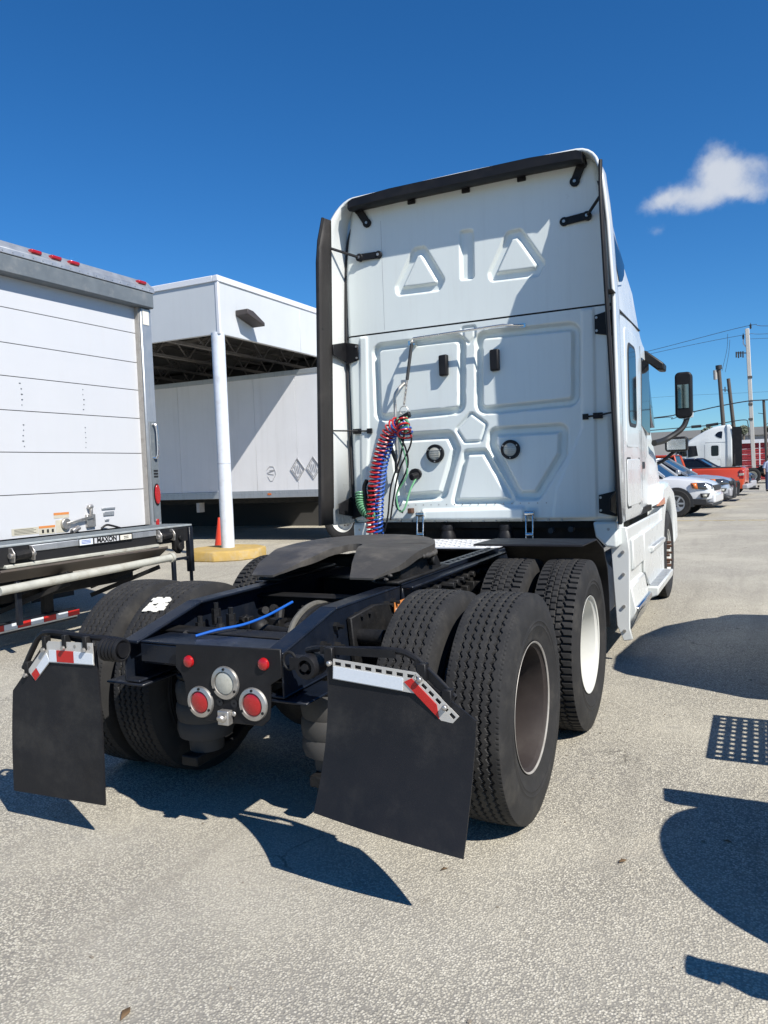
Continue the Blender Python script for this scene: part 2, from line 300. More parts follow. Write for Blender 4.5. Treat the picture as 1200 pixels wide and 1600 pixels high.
# ------------------------------------------------------------------ ground
def ground_mat():
    m = bpy.data.materials.new('worn_pavement'); m.use_nodes = True
    nt = m.node_tree; n = nt.nodes; l = nt.links; b = n['Principled BSDF']; b.inputs['Roughness'].default_value = .88; b.inputs['Specular IOR Level'].default_value = .3
    t = n.new('ShaderNodeTexCoord'); src = t.outputs['Object']
    def noise(sc_, det=5, ro=.6, dist=0):
        q = n.new('ShaderNodeTexNoise'); q.inputs['Scale'].default_value = sc_; q.inputs['Detail'].default_value = det; q.inputs['Roughness'].default_value = ro; q.inputs['Distortion'].default_value = dist
        l.new(src, q.inputs['Vector']); return q.outputs['Fac']
    def rng(v, a, c, d, e, sm=False):
        q = n.new('ShaderNodeMapRange'); l.new(v, q.inputs['Value'])
        for k, x in zip(('From Min', 'From Max', 'To Min', 'To Max'), (a, c, d, e)): q.inputs[k].default_value = x
        if sm: q.interpolation_type = 'SMOOTHSTEP'
        return q.outputs['Result']
    def mixc(fac, a, c):
        q = n.new('ShaderNodeMix'); q.data_type = 'RGBA'
        l.new(fac, q.inputs['Factor'])
        for k, x in (('A', a), ('B', c)):
            if isinstance(x, tuple): q.inputs[k].default_value = (*x, 1)
            else: l.new(x, q.inputs[k])
        return q.outputs['Result']
    vo = n.new('ShaderNodeTexVoronoi'); vo.inputs['Scale'].default_value = 118; l.new(src, vo.inputs['Vector'])
    sep = n.new('ShaderNodeSeparateColor'); l.new(vo.outputs['Color'], sep.inputs[0])
    stone = n.new('ShaderNodeValToRGB'); l.new(sep.outputs[0], stone.inputs['Fac'])
    e = stone.color_ramp.elements; e[0].color = (.26, .24, .195, 1); e[1].color = (.70, .655, .545, 1); e[0].position = 0
    for p, c in ((.25, (.42, .388, .31)), (.5, (.50, .462, .37)), (.8, (.59, .547, .44))):
        k = e.new(p); k.color = (*c, 1)
    edge = rng(vo.outputs['Distance'], .25, .75, 0, 1, True)
    c = mixc(edge, stone.outputs['Color'], (.22, .205, .175))
    # larger patches: worn pale areas, sandy dust and old grime
    c = mixc(rng(noise(.55, 7, .6), .42, .70, 0, .45, True), c, (.57, .528, .425))
    c = mixc(rng(noise(1.7, 8, .65, .4), .55, .78, 0, .50, True), c, (.30, .28, .235))
    c = mixc(rng(noise(7, 6, .6), .56, .78, 0, .55, True), c, (.26, .243, .21))
    c = mixc(rng(noise(28, 4, .6), .58, .78, 0, .45, True), c, (.20, .187, .16))
    c = mixc(rng(noise(.35, 5, .55), .50, .66, 0, .30, True), c, (.30, .282, .25))
    c = mixc(rng(noise(.9, 6, .7, 1.0), .60, .75, 0, .35, True), c, (.50, .45, .355))
    c = mixc(rng(noise(62, 3, .6), .60, .72, 0, .45, True), c, (.14, .128, .105))
    mpw = n.new('ShaderNodeMapping'); mpw.inputs['Scale'].default_value = (2.2, .22, 1); mpw.inputs['Rotation'].default_value = (0, 0, .5); l.new(src, mpw.inputs['Vector'])
    tw = n.new('ShaderNodeTexNoise'); tw.inputs['Scale'].default_value = 1.6; tw.inputs['Detail'].default_value = 5; l.new(mpw.outputs[0], tw.inputs['Vector'])
    c = mixc(rng(tw.outputs['Fac'], .54, .72, 0, .38, True), c, (.23, .21, .175))
    c = mixc(rng(noise(2.6, 9, .72, .8), .60, .72, 0, .55, True), c, (.21, .185, .145))
    # oil drops
    v2 = n.new('ShaderNodeTexVoronoi'); v2.inputs['Scale'].default_value = 1.35; v2.inputs['Randomness'].default_value = 1; 
    ds = n.new('ShaderNodeVectorMath'); ds.operation = 'ADD'; l.new(src, ds.inputs[0])
    nn = n.new('ShaderNodeTexNoise'); nn.inputs['Scale'].default_value = 14; l.new(src, nn.inputs['Vector'])
    s2 = n.new('ShaderNodeVectorMath'); s2.operation = 'SCALE'; l.new(nn.outputs['Color'], s2.inputs[0]); s2.inputs['Scale'].default_value = .07; l.new(s2.outputs[0], ds.inputs[1])
    l.new(ds.outputs[0], v2.inputs['Vector'])
    c = mixc(rng(v2.outputs['Distance'], .02, .055, .7, 0, True), c, (.08, .07, .055))
    # hairline cracks, broken up
    v3 = n.new('ShaderNodeTexVoronoi'); v3.feature = 'DISTANCE_TO_EDGE'; v3.inputs['Scale'].default_value = .42
    d3 = n.new('ShaderNodeVectorMath'); d3.operation = 'ADD'; l.new(src, d3.inputs[0])
    n3 = n.new('ShaderNodeTexNoise'); n3.inputs['Scale'].default_value = 3.0; n3.inputs['Detail'].default_value = 7; l.new(src, n3.inputs['Vector'])
    s3 = n.new('ShaderNodeVectorMath'); s3.operation = 'SCALE'; l.new(n3.outputs['Color'], s3.inputs[0]); s3.inputs['Scale'].default_value = .5; l.new(s3.outputs[0], d3.inputs[1])
    l.new(d3.outputs[0], v3.inputs['Vector'])
    crk = rng(v3.outputs['Distance'], .0012, .004, 1, 0)
    gate = rng(noise(.8, 3), .54, .66, 0, .6, True)
    mm = n.new('ShaderNodeMath'); mm.operation = 'MULTIPLY'; l.new(crk, mm.inputs[0]); l.new(gate, mm.inputs[1])
    c = mixc(mm.outputs[0], c, (.06, .055, .045))
    l.new(c, b.inputs['Base Color'])
    ad = n.new('ShaderNodeMath'); ad.operation = 'MULTIPLY_ADD'; l.new(edge, ad.inputs[0]); ad.inputs[1].default_value = -.6; l.new(noise(45, 5), ad.inputs[2])
    bp = n.new('ShaderNodeBump'); bp.inputs['Strength'].default_value = .55; bp.inputs['Distance'].default_value = .006; l.new(ad.outputs[0], bp.inputs['Height']); l.new(bp.outputs['Normal'], b.inputs['Normal'])
    return m
M['ground'] = ground_mat()
tag(B().add([(-1500, -1500, 0), (1500, -1500, 0), (1500, 1500, 0), (-1500, 1500, 0)], [(0, 1, 2, 3)]).build('ground', 'ground'), kind='structure')
# faded yellow stall line far off on the right
b = B(); x = -.6
while x < 6:
    w = random.uniform(.3, .9)
    b.add([(x, 18.9+random.uniform(-.02, .02), .004), (x+w, 18.9, .004), (x+w, 19.02+random.uniform(-.03, .03), .004), (x, 19.02, .004)], [(0, 1, 2, 3)]); x += w+random.uniform(.0, .25)
tag(b.build('stall_line', 'yellowline'), kind='structure')
# scattered pebbles, twigs and crumbs of asphalt
b = B()
for i in range(260):
    px_, py_ = random.uniform(-3, 3.6), random.uniform(-2.6, 6); s = random.uniform(.002, .006)*(1.7 if random.random() < .08 else 1)
    m4 = Matrix.Translation((px_, py_, s*.4)) @ Matrix.Rotation(random.uniform(0, 6.3), 4, 'Z')
    b.box(-s, s*random.uniform(.6, 1.6), -s*.7, s*.7, -s*.4, s*.5, m4)
tag(b.build('grit', mat('grit', (.22, .19, .15), .9, var=.3, vscale=2), bevel=0), kind='stuff')

# ------------------------------------------------------------------ tyres
def tri(t): t = t % 1; return 4*abs(t-.5)-1
def tyre_mesh(kind):
    Rt, N = .52, 760; W = .114
    xs = [-W + 2*W*i/72 for i in range(73)]
    side = [(.513, .1185), (.503, .122), (.492, .1255), (.478, .131), (.455, .1365), (.43, .139), (.405, .1385), (.395, .1375), (.389, .1405), (.383, .136), (.374, .135), (.368, .1375), (.362, .1335), (.34, .128), (.322, .121), (.312, .1205), (.305, .118), (.293, .112), (.286, .100)]
    def depth(x, th):
        u = th*N_seg/(2*PI)
        if kind == 'zigzag':
            d = 0
            for k, gx in enumerate((-.074, -.037, 0, .037, .074)):
                g = gx + .0085*tri(u); wd = .0026
                d = max(d, 1-smooth((abs(x-g)-wd*.5)/(.0034)))
                # branch sipe leaving each bend
                ph = u % 1
                if abs(ph-.5) < .055 and 0 < x-g < .013: d = max(d, .6)
                if (ph < .05 or ph > .95) and 0 < g-x < .013: d = max(d, .55)
            if abs(x) > .105 and (u*2) % 1 < .14: d = max(d, .3)
            return d*.0125
        d = 0
        for k, gx in enumerate((-.058, .058)):
            g = gx + .007*math.sin(2*PI*u+PI*k); d = max(d, 1-smooth((abs(x-g)-.0042)/.004))
        for gx in (-.019, .019):
            d = max(d, .8*(1-smooth((abs(x-gx)-.0018)/.004)))
        ax = abs(x)
        if ax < .055:
            ph = (u + (.33 if x > .019 else .66 if x < -.019 else 0)) % 1
            d = max(d, .85*(1-smooth((abs(ph-.5)*.051-.0022)/.004)))
        elif ax > .062:
            ph = (u+(.5 if x > 0 else 0)) % 1
            d = max(d, .95*(1-smooth((abs(ph-.5)*.051-.0042)/.004)))
        return d*.015
    N_seg = 76
    vs, fs = [], []
    prof_n = len(side)*2+len(xs)
    for i in range(N):
        th = 2*PI*i/N; c, s = math.cos(th), math.sin(th)
        col = [(r, -x) for r, x in reversed(side)]
        col += [(Rt - .005*(abs(x)/W)**2.5 - depth(x, th), x) for x in xs] + list(side)
        vs += [(x, r*c, r*s) for r, x in col]
    P = prof_n
    for i in range(N):
        a = i*P; b_ = ((i+1) % N)*P
        fs += [(a+k, a+k+1, b_+k+1, b_+k) for k in range(P-1)]
    me = bpy.data.meshes.new('tyre'); me.from_pydata(vs, [], fs); me.update()
    bm = bmesh.new(); bm.from_mesh(me); bmesh.ops.recalc_face_normals(bm, faces=bm.faces); bm.to_mesh(me); bm.free()
    me.materials.append(M['tyre']); me.polygons.foreach_set('use_smooth', [True]*len(me.polygons)); me.set_sharp_from_angle(angle=R(42))
    return me
TY = {'zigzag': tyre_mesh('zigzag'), 'block': tyre_mesh('block')}
def rim_wheel(kind, barrel, parent, loc, flip):
    """the wheel disc and barrel as one part, tyre and rim edge as its sub-parts; open dish faces +x"""
    b = B()
    b.lathe([(.291, .116), (.286, .108), (.272, .098), (.262, .06), (.258, -.02), (.262, -.07), (.10, -.085), (.095, -.02), (.06, -.015), (.001, -.015)], (0, 0, 0), 'x', 48)
    b.lathe([(.286, -.112), (.27, -.1), (.262, -.07)], (0, 0, 0), 'x', 48)
    w = b.build('wheel', barrel, parent, sharp=30, loc=loc); 
    b = B()
    for k in range(10):
        a = 2*PI*k/10; b.cyl((-.085, .143*math.cos(a), .143*math.sin(a)), (-.05, .143*math.cos(a), .143*math.sin(a)), .014, n=6)
    b.build('wheel_nut', 'rust', w)
    e = B().lathe([(.2895, .112), (.2925, .117), (.2965, .1195), (.2955, .1215), (.2915, .120), (.2875, .116)], (0, 0, 0), 'x', 64, closed=True); e.build('rim_edge', 'flange' if barrel == 'hub' else 'rimwhite', w)
    t = bpy.data.objects.new('tyre', TY[kind]); COL.objects.link(t); t.parent = w; t.rotation_euler = (random.uniform(0, 6.2), 0, 0)
    if flip: w.rotation_euler = (0, 0, PI)
    return w

# ------------------------------------------------------------------ white semi tractor
T = thing('semi_truck', 'large white sleeper semi tractor with bare black chassis and mud flaps in the foreground', 'truck')
CX = -.03
AX = (0., 1.32)
wheels = {}
for ai, ay in enumerate(AX):
    kind = 'zigzag' if ai == 0 else 'block'
    for s in (1, -1):
        for o_ in (1.075, .745):
            barrel = 'hub' if (ai == 0 or o_ < 1) else 'rimwhite'
            key = (kind, barrel)
            loc = (CX+.03+s*o_, ay, .513)
            if key not in wheels: wheels[key] = rim_wheel(kind, barrel, T, loc, s < 0)
            else: w = twin(wheels[key], T, loc, 0 if s > 0 else PI)
WPROTO = wheels[('block', 'rimwhite')]
# chalk marks left on the tread of the left rear pair
b = B()
for i in range(75):
    a = R(random.uniform(52, 63)); xx = -.75+random.uniform(-.058, .058); rr = .5225
    s = random.uniform(.006, .016)
    p = Vector((xx, -rr*math.cos(a), .513+rr*math.sin(a))); tn = Vector((0, math.sin(a), math.cos(a))); xn = Vector((1, 0, 0)); nn = Vector((0, -math.cos(a), math.sin(a)))
    b.add([p+xn*s*u+tn*s*.8*v+nn*w_ for w_ in (0, .002) for u, v in ((-1, -1), (1, -.8), (1.1, 1), (-.9, .9))], [(4, 5, 6, 7), (0, 1, 5, 4), (1, 2, 6, 5), (2, 3, 7, 6), (3, 0, 4, 7)])
b.build('chalk_mark', 'paper', T, smooth=False)

# frame rails: web + top and bottom flange
def rail(s):
    xo = CX + s*.43; b = B()
    prof = [(-.83, .893), (-.38, 1.0), (5.9, 1.0), (5.9, .73), (.05, .73), (-.83, .71)]
    b.prism(prof, 'x', xo, xo-s*.010)
    for (y0, z0), (y1, z1) in zip(prof[:2], prof[1:3]):
        b.prism([(y0, z0+.002), (y1, z1+.002), (y1, z1-.012), (y0, z0-.012)], 'x', xo+s*.002, xo-s*.088)
    b.prism([(-.83, .705), (.05, .725), (5.9, .725), (5.9, .737), (.05, .737), (-.83, .717)], 'x', xo+s*.002, xo-s*.088)
    return b.build('frame_rail', 'frame', T, bevel=.006, seg=2)
rails = {s: rail(s) for s in (1, -1)}
for s in (1, -1):
    xo = CX+s*.43; b = B()
    rnd = random.Random(3)
    spots = [(-.62, .79), (-.62, .84), (-.52, .80), (-.52, .86), (-.40, .83), (-.40, .92)]
    for yy in (-.2, -.12, .12, .2, .45, .55, .66, .78, .88, 1.1, 1.2, 1.45, 1.55, 1.7, 1.8, 1.9): spots += [(yy, .93), (yy, .80 if rnd.random() < .6 else .86)]
    for yy, zz in spots:
        b.cyl((xo, yy, zz), (xo+s*.018, yy, zz), .02, n=6); b.cyl((xo+s*.018, yy, zz), (xo+s*.045, yy, zz), .010, n=8)
    b.build('bolt', 'chassis', rails[s])
# suspension bracket plates outside the rails and gusset below the rail ends
for s in (1, -1):
    xo = CX+s*.43
    B().prism([(-.30, .94), (-.05, .96), (.12, .94), (.2, .70), (.1, .50), (-.1, .50), (-.26, .66)], 'x', xo+s*.004, xo+s*.03).build('spring_hanger', 'chassis', T, bevel=.005)
    B().prism([(1.02, .94), (1.27, .96), (1.44, .94), (1.52, .70), (1.42, .50), (1.22, .50), (1.06, .66)], 'x', xo+s*.004, xo+s*.03).build('spring_hanger', 'chassis', T, bevel=.005)
    B().box(xo-.11, xo+.11, -.835, -.52, .69, .702).build('gusset', 'frame', T, bevel=.004)
    b = B()
    b.cyl((xo+s*.03, -.22, .84), (xo+s*.16, -.22, .84), .035); b.cyl((xo+s*.16, -.22, .84), (xo+s*.19, -.22, .84), .022)
    b.build('shock_mount', 'chassis', T)
    B().cyl((xo+s*.19, -.22, .84), (xo+s*.205, -.22, .84), .016, n=8).build('brass_fitting', mat('brass', (.45, .20, .07), .35, .9), T)
    b = B(); b.cyl((xo+s*.11, -.17, .83), (xo+s*.13, -.03, .45), .045); b.cyl((xo+s*.115, -.13, .72), (xo+s*.13, -.03, .45), .035); b.build('shock_absorber', 'black', T)
    for ay in AX:
        c = B(); cx_ = CX + s*.37
        prof = [(.05, .62), (.125, .615), (.14, .585), (.143, .55), (.138, .512), (.134, .50), (.142, .488), (.145, .45), (.139, .418), (.134, .408), (.14, .395), (.142, .36), (.132, .325), (.1, .315), (.09, .31), (.085, .25), (.02, .25)]
        c.lathe(prof, (cx_, ay-.36, 0), 'z', 28); c.build('air_spring', 'bag', T, sharp=50)
        d = B(); d.lathe([(.01, .645), (.13, .645), (.135, .632), (.13, .62), (.01, .62)], (cx_, ay-.36, 0), 'z', 24); d.box(cx_-.13, cx_+.13, ay-.44, ay-.28, .645, .72); d.build('air_spring_plate', 'chassis', T, bevel=.004)
        e = B(); e.prism([(ay-.50, .25), (ay-.2, .25), (ay+.1, .37), (ay+.75, .50), (ay+.75, .42), (ay+.1, .29), (ay-.2, .20), (ay-.50, .20)], 'x', cx_-.05, cx_+.05); e.build('trailing_arm', 'chassis', T, bevel=.006)
for ay in AX:
    a = B(); a.cyl((-.62, ay, .513), (.60, ay, .513), .075, n=20); a.lathe([(.02, -.24), (.12, -.2), (.19, -.1), (.21, 0), (.19, .1), (.12, .2), (.02, .24)], (CX+.05, ay, .513), 'y', 20)
    for s in (1, -1): a.cyl((CX+s*.50, ay, .513), (CX+s*.57, ay, .513), .2, n=24)
    a.build('axle', 'chassis', T)
    for s in (1, -1):
        c = B(); c.cyl((CX+s*.30, ay-.30, .66), (CX+s*.30, ay-.10, .66), .085, n=18); c.cyl((CX+s*.30, ay-.32, .66), (CX+s*.30, ay-.30, .66), .06, n=18); c.cyl((CX+s*.30, ay-.21, .66), (CX+s*.30, ay-.19, .66), .095, n=18); c.build('brake_chamber', 'chassis', T)
B().cyl((CX, 1.6, .60), (CX, 5.4, .72), .055).build('drive_shaft', 'chassis', T)
B().cyl((CX, .2, .54), (CX, 1.1, .54), .05).build('drive_shaft', 'chassis', T)
# cross members
for yy, zz in ((-.55, .80), (.25, .84), (.95, .84), (1.75, .84), (2.6, .84), (4.0, .84)):
    b = B(); b.box(CX-.418, CX+.418, yy-.06, yy+.06, zz-.1, zz-.09); b.box(CX-.418, CX+.418, yy-.005, yy+.005, zz-.088, zz+.09); b.box(CX-.418, CX+.418, yy-.06, yy+.06, zz+.092, zz+.10)
    b.build('cross_member', 'chassis', T, bevel=.003)
b = B(); b.box(CX-.34, CX+.425, -.815, -.62, .885, .895); b.box(CX-.34, CX+.425, -.815, -.80, .80, .883); b.box(CX-.34, CX+.425, -.80, -.63, .79, .799)
b.build('rear_cross_member', 'frame', T, bevel=.006, seg=2)
# clutter between the rails: valves, fittings, hoses
rnd = random.Random(11)
b = B()
for i in range(26):
    xx, yy = CX+rnd.uniform(-.32, .28), rnd.uniform(-.62, .2); zz = rnd.uniform(.74, .90); r_ = rnd.uniform(.012, .03)
    b.cyl((xx, yy, zz-.03), (xx+rnd.uniform(-.07, .07), yy+rnd.uniform(-.06, .06), zz+rnd.uniform(-.02, .03)), r_, n=rnd.choice((6, 8, 10)))
    if i % 3 == 0: b.box(xx-.03, xx+.03, yy-.025, yy+.025, zz-.06, zz)
b.build('air_valve', 'chassis', T, bevel=.002)
for k, (x0, z0) in enumerate(((-.33, .93), (-.25, .92), (-.22, .96), (-.35, .97))):
    b = B(); b.cyl((x0, -.45+.05*k, z0-.1), (x0, -.45+.05*k, z0-.02), .024, n=6); b.cyl((x0, -.45+.05*k, z0-.02), (x0, -.45+.05*k, z0+.01), .013, n=8); b.build('fitting', 'chassis', T)
B().tube(catmull([(CX-.12, -.70, .905), (CX-.06, -.62, .92), (CX+.0, -.5, .925), (CX+.04, -.36, .945), (CX+.05, -.16, .975)], 8), .0065).build('air_line', 'airblue', T)
for k in range(4):
    B().tube(catmull([(CX+.02+.04*k, .35, .86), (CX+.05+.05*k, .05, .93-.01*k), (CX+.12+.04*k, -.25, .90), (CX+.18+.02*k, -.42, .80), (CX+.22, -.5, .70)], 7), .016).build('conduit', 'hosegrey' if k % 2 == 0 else 'chassis', T)
for k in range(5):
    B().tube(catmull([(CX-.3+.13*k, .6, .82), (CX-.25+.12*k, .1, .78+.03*(k % 2)), (CX-.2+.1*k, -.3, .74), (CX-.1+.05*k, -.55, .72)], 7), .012).build('hose', 'black', T)
b = B(); b.cyl((CX-.05, -.28, .86), (CX+.35, -.33, .84), .022); b.ball((CX-.07, -.28, .86), .05); b.build('torque_rod', 'chassis', T)
for k in range(2):
    b = B(); b.cyl((CX-.36+.22*k, .5, .65), (CX-.36+.22*k, 1.0, .65), .1, n=20); b.ball((CX-.36+.22*k, .5, .65), .1, 1, .5, 1); b.build('air_tank', 'chassis', T)

# tail light panel
pan = [(-.135, .903), (-.142, .80), (-.115, .775), (-.098, .74), (-.090, .69), (-.075, .63), (-.045, .595), (.0, .582), (.30, .590), (.335, .62), (.345, .70), (.348, .765), (.405, .80), (.405, .915)]
tp = B().prism(pan, 'y', -.85, -.838).build('tail_panel', 'black', T, bevel=.003)
def lamp(x, z, r, lens, bez=True, y=-.85):
    b = B()
    if bez:
        b.lathe([(r*.68, -.004), (r*.72, -.014), (r*.95, -.010), (r, -.002), (r, 0), (r*.6, 0)], (x, y, z), 'y', 36)
        l = b.build('lamp_bezel', 'steel', tp); rl = r*.70
        s_ = B()
        for a in (90, 210, 330): s_.cyl((x+r*.84*math.cos(R(a)), y-.015, z+r*.84*math.sin(R(a))), (x+r*.84*math.cos(R(a)), y-.008, z+r*.84*math.sin(R(a))), .006, n=8)
        s_.build('screw', 'chassis', l)
    else: rl = r
    b = B(); b.lathe([(.0005, -.016), (rl*.6, -.015), (rl*.9, -.010), (rl, -.003), (rl, .0)], (x, y, z), 'y', 32)
    b.build('lamp_lens', lens, tp)
lamp(-.065, .832, .026, 'red', False); lamp(.322, .850, .026, 'red', False)
lamp(.124, .755, .071, 'clear'); lamp(-.011, .662, .068, 'red'); lamp(.262, .678, .070, 'red')
b = B()
for xx in (.09, .165): b.lathe([(.004, -.001), (.017, -.0015), (.017, 0)], (xx, -.852, .672), 'y', 16)
b.build('panel_hole', 'caulk', tp)
b = B(); b.box(.10, .155, -.885, -.851, .585, .645); b.cyl((.125, -.886, .62), (.125, -.90, .61), .018, n=12); b.cyl((.165, -.853, .63), (.165, -.862, .63), .012, n=6); b.cyl((.085, -.853, .60), (.085, -.862, .60), .010, n=6)
b.build('plate_lamp', 'steel', tp, bevel=.004, seg=2)
# small hook at the rail end
b = B(); b.tube([(.44+.03*math.cos(R(a)), -.84, .87+.035*math.sin(R(a))) for a in range(0, 331, 30)], .006); b.build('tow_hook', 'chassis', T)

# mud flaps, hangers, reflectors
def poly_plate(pts, y, th, name, m, parent, bev=0):
    return B().prism(pts, 'y', y, y+th).build(name, m, parent, bevel=bev)
def flap(name_pts, bulge):
    """rows from top to bottom: (z, xl, xr, y)"""
    rows = []
    n = 18
    for k in range(33):
        t = k/32
        row = []
        for j in range(n+1):
            u = j/n
            row.append(name_pts(u, t))
        rows.append(row)
    return B().grid(rows).build('mud_flap', 'flap', T, solid=.009, smooth=False)
def lerp(a, b, t): return a+(b-a)*t
def right_flap(u, t):
    # top outline: flat to u=.6 then sloping down
    xt = lerp(.63, 1.235, u); zt = .90-.02*min(u/.6, 1)-(max(0, u-.6)/.4)*.155
    xb = lerp(.610, 1.215, u); zb = lerp(.335, .282, u)
    z = lerp(zt, zb, t); bow = .022*math.sin(PI*min(1, (zt-z)/.6))
    y = -.868 - .125*((.9-z)/.6)**2 - .012*math.sin(PI*u)*t
    return (lerp(xt, xb, t)+bow*(1-u)*.6 - .0*t, y, z)
def left_flap(u, t):
    xt = lerp(-1.095, -.55, u)
    zt = .63 + .09*min(u/.156, 1) if u < .156 else (.72+.16*min(1, (u-.156)/.257) if u < .413 else .88)
    xb = lerp(-1.095, -.505, u); zb = lerp(.15, .17, u)
    z = lerp(zt, zb, t); y = -.90-.04*((.9-z)/.7)
    return (lerp(xt, xb, t) + .018*math.sin(PI*t)*(u-.5), y, z)
fr = flap(right_flap, 0); fl = flap(left_flap, 0)
# right reflector plate with slots, white and red tape
b = B()
def strip(p0, p1, h, n, duty=.62, y=-.886, th=.003):
    """slotted strip along p0->p1 (x,z) hanging h below it"""
    p0 = Vector(p0); p1 = Vector(p1); d = p1-p0; L = d.length; d /= L; nn = Vector((d.y, -d.x))
    if nn.y > 0: nn = -nn
    def q(a, c): v = p0+d*a+nn*c; return (v.x, v.y)
    s0, s1 = .010, .024
    b.prism([q(0, 0), q(L, 0), q(L, s0), q(0, s0)], 'y', y, y+th)
    b.prism([q(0, s1), q(L, s1), q(L, h), q(0, h)], 'y', y, y+th)
    w = L/n
    for k in range(n+1):
        a = max(0, k*w-w*(1-duty)/2); c = min(L, k*w+w*(1-duty)/2)
        b.prism([q(a, s0), q(c, s0), q(c, s1), q(a, s1)], 'y', y, y+th)
    return q, L
q1, L1 = strip((.668, .905), (1.012, .880), .078, 8)
q2, L2 = strip((1.014, .880), (1.172, .735), .062, 6)
rp = b.build('reflector_plate', 'zinc', T)
B().prism([q1(.004, .028), q1(L1-.05, .028), q1(L1-.05, .074), q1(.004, .074)], 'y', -.8865, -.889).build('white_tape', 'whitetape', rp)
B().prism([q2(.0, .030), q2(L2-.085, .030), q2(L2-.045, .062), q2(-.012, .062)], 'y', -.8865, -.889).build('red_tape', 'redtape', rp)
# bar and spring mount on the right
b = B(); b.tube(catmull([(.52, -.83, .915), (.58, -.845, .93), (.64, -.85, .932), (.90, -.85, .945), (.98, -.85, .93), (1.03, -.85, .895), (1.145, -.85, .79)], 8), .013, n=8)
b.bar((.60, -.862, .93), (.92, -.862, .935), .01, .03); b.bar((1.0, -.862, .915), (1.14, -.862, .79), .01, .03, up=(1, 0, 1))
hb = b.build('flap_hanger', 'black', T)
b = B()
for xx, zz in ((.645, .895), (1.03, .862), (1.125, .775)):
    b.box(xx-.018, xx+.018, -.885, -.848, zz-.015, zz+.05)
b.build('hanger_clip', 'black', T, bevel=.003)
b = B()
for xx, zz in ((.655, .888), (1.028, .858), (1.122, .765)): b.cyl((xx, -.886, zz), (xx, -.90, zz), .010, n=10); b.ball((xx, -.90, zz), .010, 1, .5, 1)
b.build('clip_bolt', 'steel', T)
def spring_mount(x, z, y, s):
    b = B(); b.lathe([(.03, -.05), (.045, -.05), (.048, -.04), (.048, .04), (.045, .05), (.03, .05), (.028, .03), (.028, -.03)], (x, y, z), 'y', 24, closed=True)
    b.cyl((x, y-.02, z), (x, y+.09, z), .02); b.cyl((x, y-.055, z), (x, y-.045, z), .016, n=6)
    b.bar((x-s*.10, y+.02, z), (x, y+.02, z), .05, .05)
    b.build('hanger_spring', 'black', T)
spring_mount(.545, .862, -.845, 1)
# left: bar, coil spring, plate
b = B(); b.tube(catmull([(-.47, -.85, .90), (-.53, -.88, .91), (-.60, -.888, .912), (-.84, -.888, .92), (-.92, -.888, .90), (-.98, -.888, .83), (-1.045, -.888, .735)], 8), .014, n=8)
b.bar((-.60, -.88, .895), (-.86, -.88, .905), .008, .03); b.build('flap_hanger', 'black', T)
b = B()
for k in range(5): b.lathe([(.045+.010*math.cos(R(a)), .010*math.sin(R(a))) for a in range(0, 360, 45)], (-.50+.021*k, -.885, .865), 'x', 24, closed=True)
b.cyl((-.52, -.885, .865), (-.40, -.885, .865), .034); b.build('hanger_spring', 'black', T)
b = B(); plate = [(-.555, .893), (-.835, .885), (-.985, .735), (-.935, .690), (-.835, .785), (-.552, .793)]
b.prism(plate, 'y', -.918, -.914); lp = b.build('reflector_plate', 'zinc', T)
def tp_(pts, m, nm): B().prism(pts, 'y', -.9185, -.921).build(nm, m, lp)
tp_([(-.832, .845), (-.785, .846), (-.785, .792), (-.832, .790)], 'whitetape', 'white_tape'); tp_([(-.783, .846), (-.675, .848), (-.675, .795), (-.783, .793)], 'redtape', 'red_tape'); tp_([(-.673, .848), (-.556, .846), (-.556, .797), (-.673, .795)], 'whitetape', 'white_tape')
tp_([(-.850, .828), (-.832, .790), (-.900, .725), (-.922, .755)], 'whitetape', 'white_tape'); tp_([(-.925, .752), (-.903, .722), (-.934, .692), (-.958, .722)], 'redtape', 'red_tape')
b = B()
for xx, zz in ((-.60, .87), (-.73, .87), (-.86, .855), (-.99, .725)):
    b.box(xx-.012, xx+.012, -.925, -.89, zz-.01, zz+.05)
b.build('hanger_clip', 'chassis', T, bevel=.002)
b = B()
for xx, zz in ((-.60, .862), (-.73, .862), (-.86, .845), (-.99, .715)): b.cyl((xx, -.92, zz), (xx, -.936, zz), .010, n=8)
for xx in (-.665, -.575): b.cyl((xx, -.9185, .872), (xx, -.9195, .872), .008, n=8)
b.build('clip_bolt', 'steel', T)

# fifth wheel: round front, tapering forked ramps at the rear, throat slot
def fw_outline():
    p = arc(0, .62, .475, -8, 188, 30)           # front round
    p = [(x+CX, y) for x, y in p]
    left = [(-.475, .50), (-.45, .27), (-.38, .10), (-.24, .10), (-.16, .28), (-.055, .56)]
    throat = [(CX+.052*math.cos(R(a)), .60+.052*math.sin(R(a))) for a in range(180, -1, -20)]
    right = [(.055, .56), (.16, .28), (.24, .10), (.38, .10), (.45, .27), (.475, .50)]
    return p + [(x+CX, y) for x, y in left] + throat + [(x+CX, y) for x, y in right]
def fw_z(y): return 1.185 + .06*(y-.6) if y > .48 else 1.1778 - (.48-y)*.27
ol = fw_outline()
b = B(); n = len(ol)
bm = bmesh.new()
top = [bm.verts.new((x, y, 1.0)) for x, y in ol]; fc = bm.faces.new(top)
fc.normal_update(); bmesh.ops.triangulate(bm, faces=[fc])
for yy in [i*.04+.1 for i in range(26)]: bmesh.ops.bisect_plane(bm, geom=bm.verts[:]+bm.edges[:]+bm.faces[:], plane_co=(0, yy, 0), plane_no=(0, 1, 0))
bm.normal_update()
for v in bm.verts: v.co.z = fw_z(v.co.y) - .008*smooth((math.hypot(v.co.x-CX, v.co.y-.62)-.40)/.08)
ret = bmesh.ops.extrude_face_region(bm, geom=bm.faces[:])
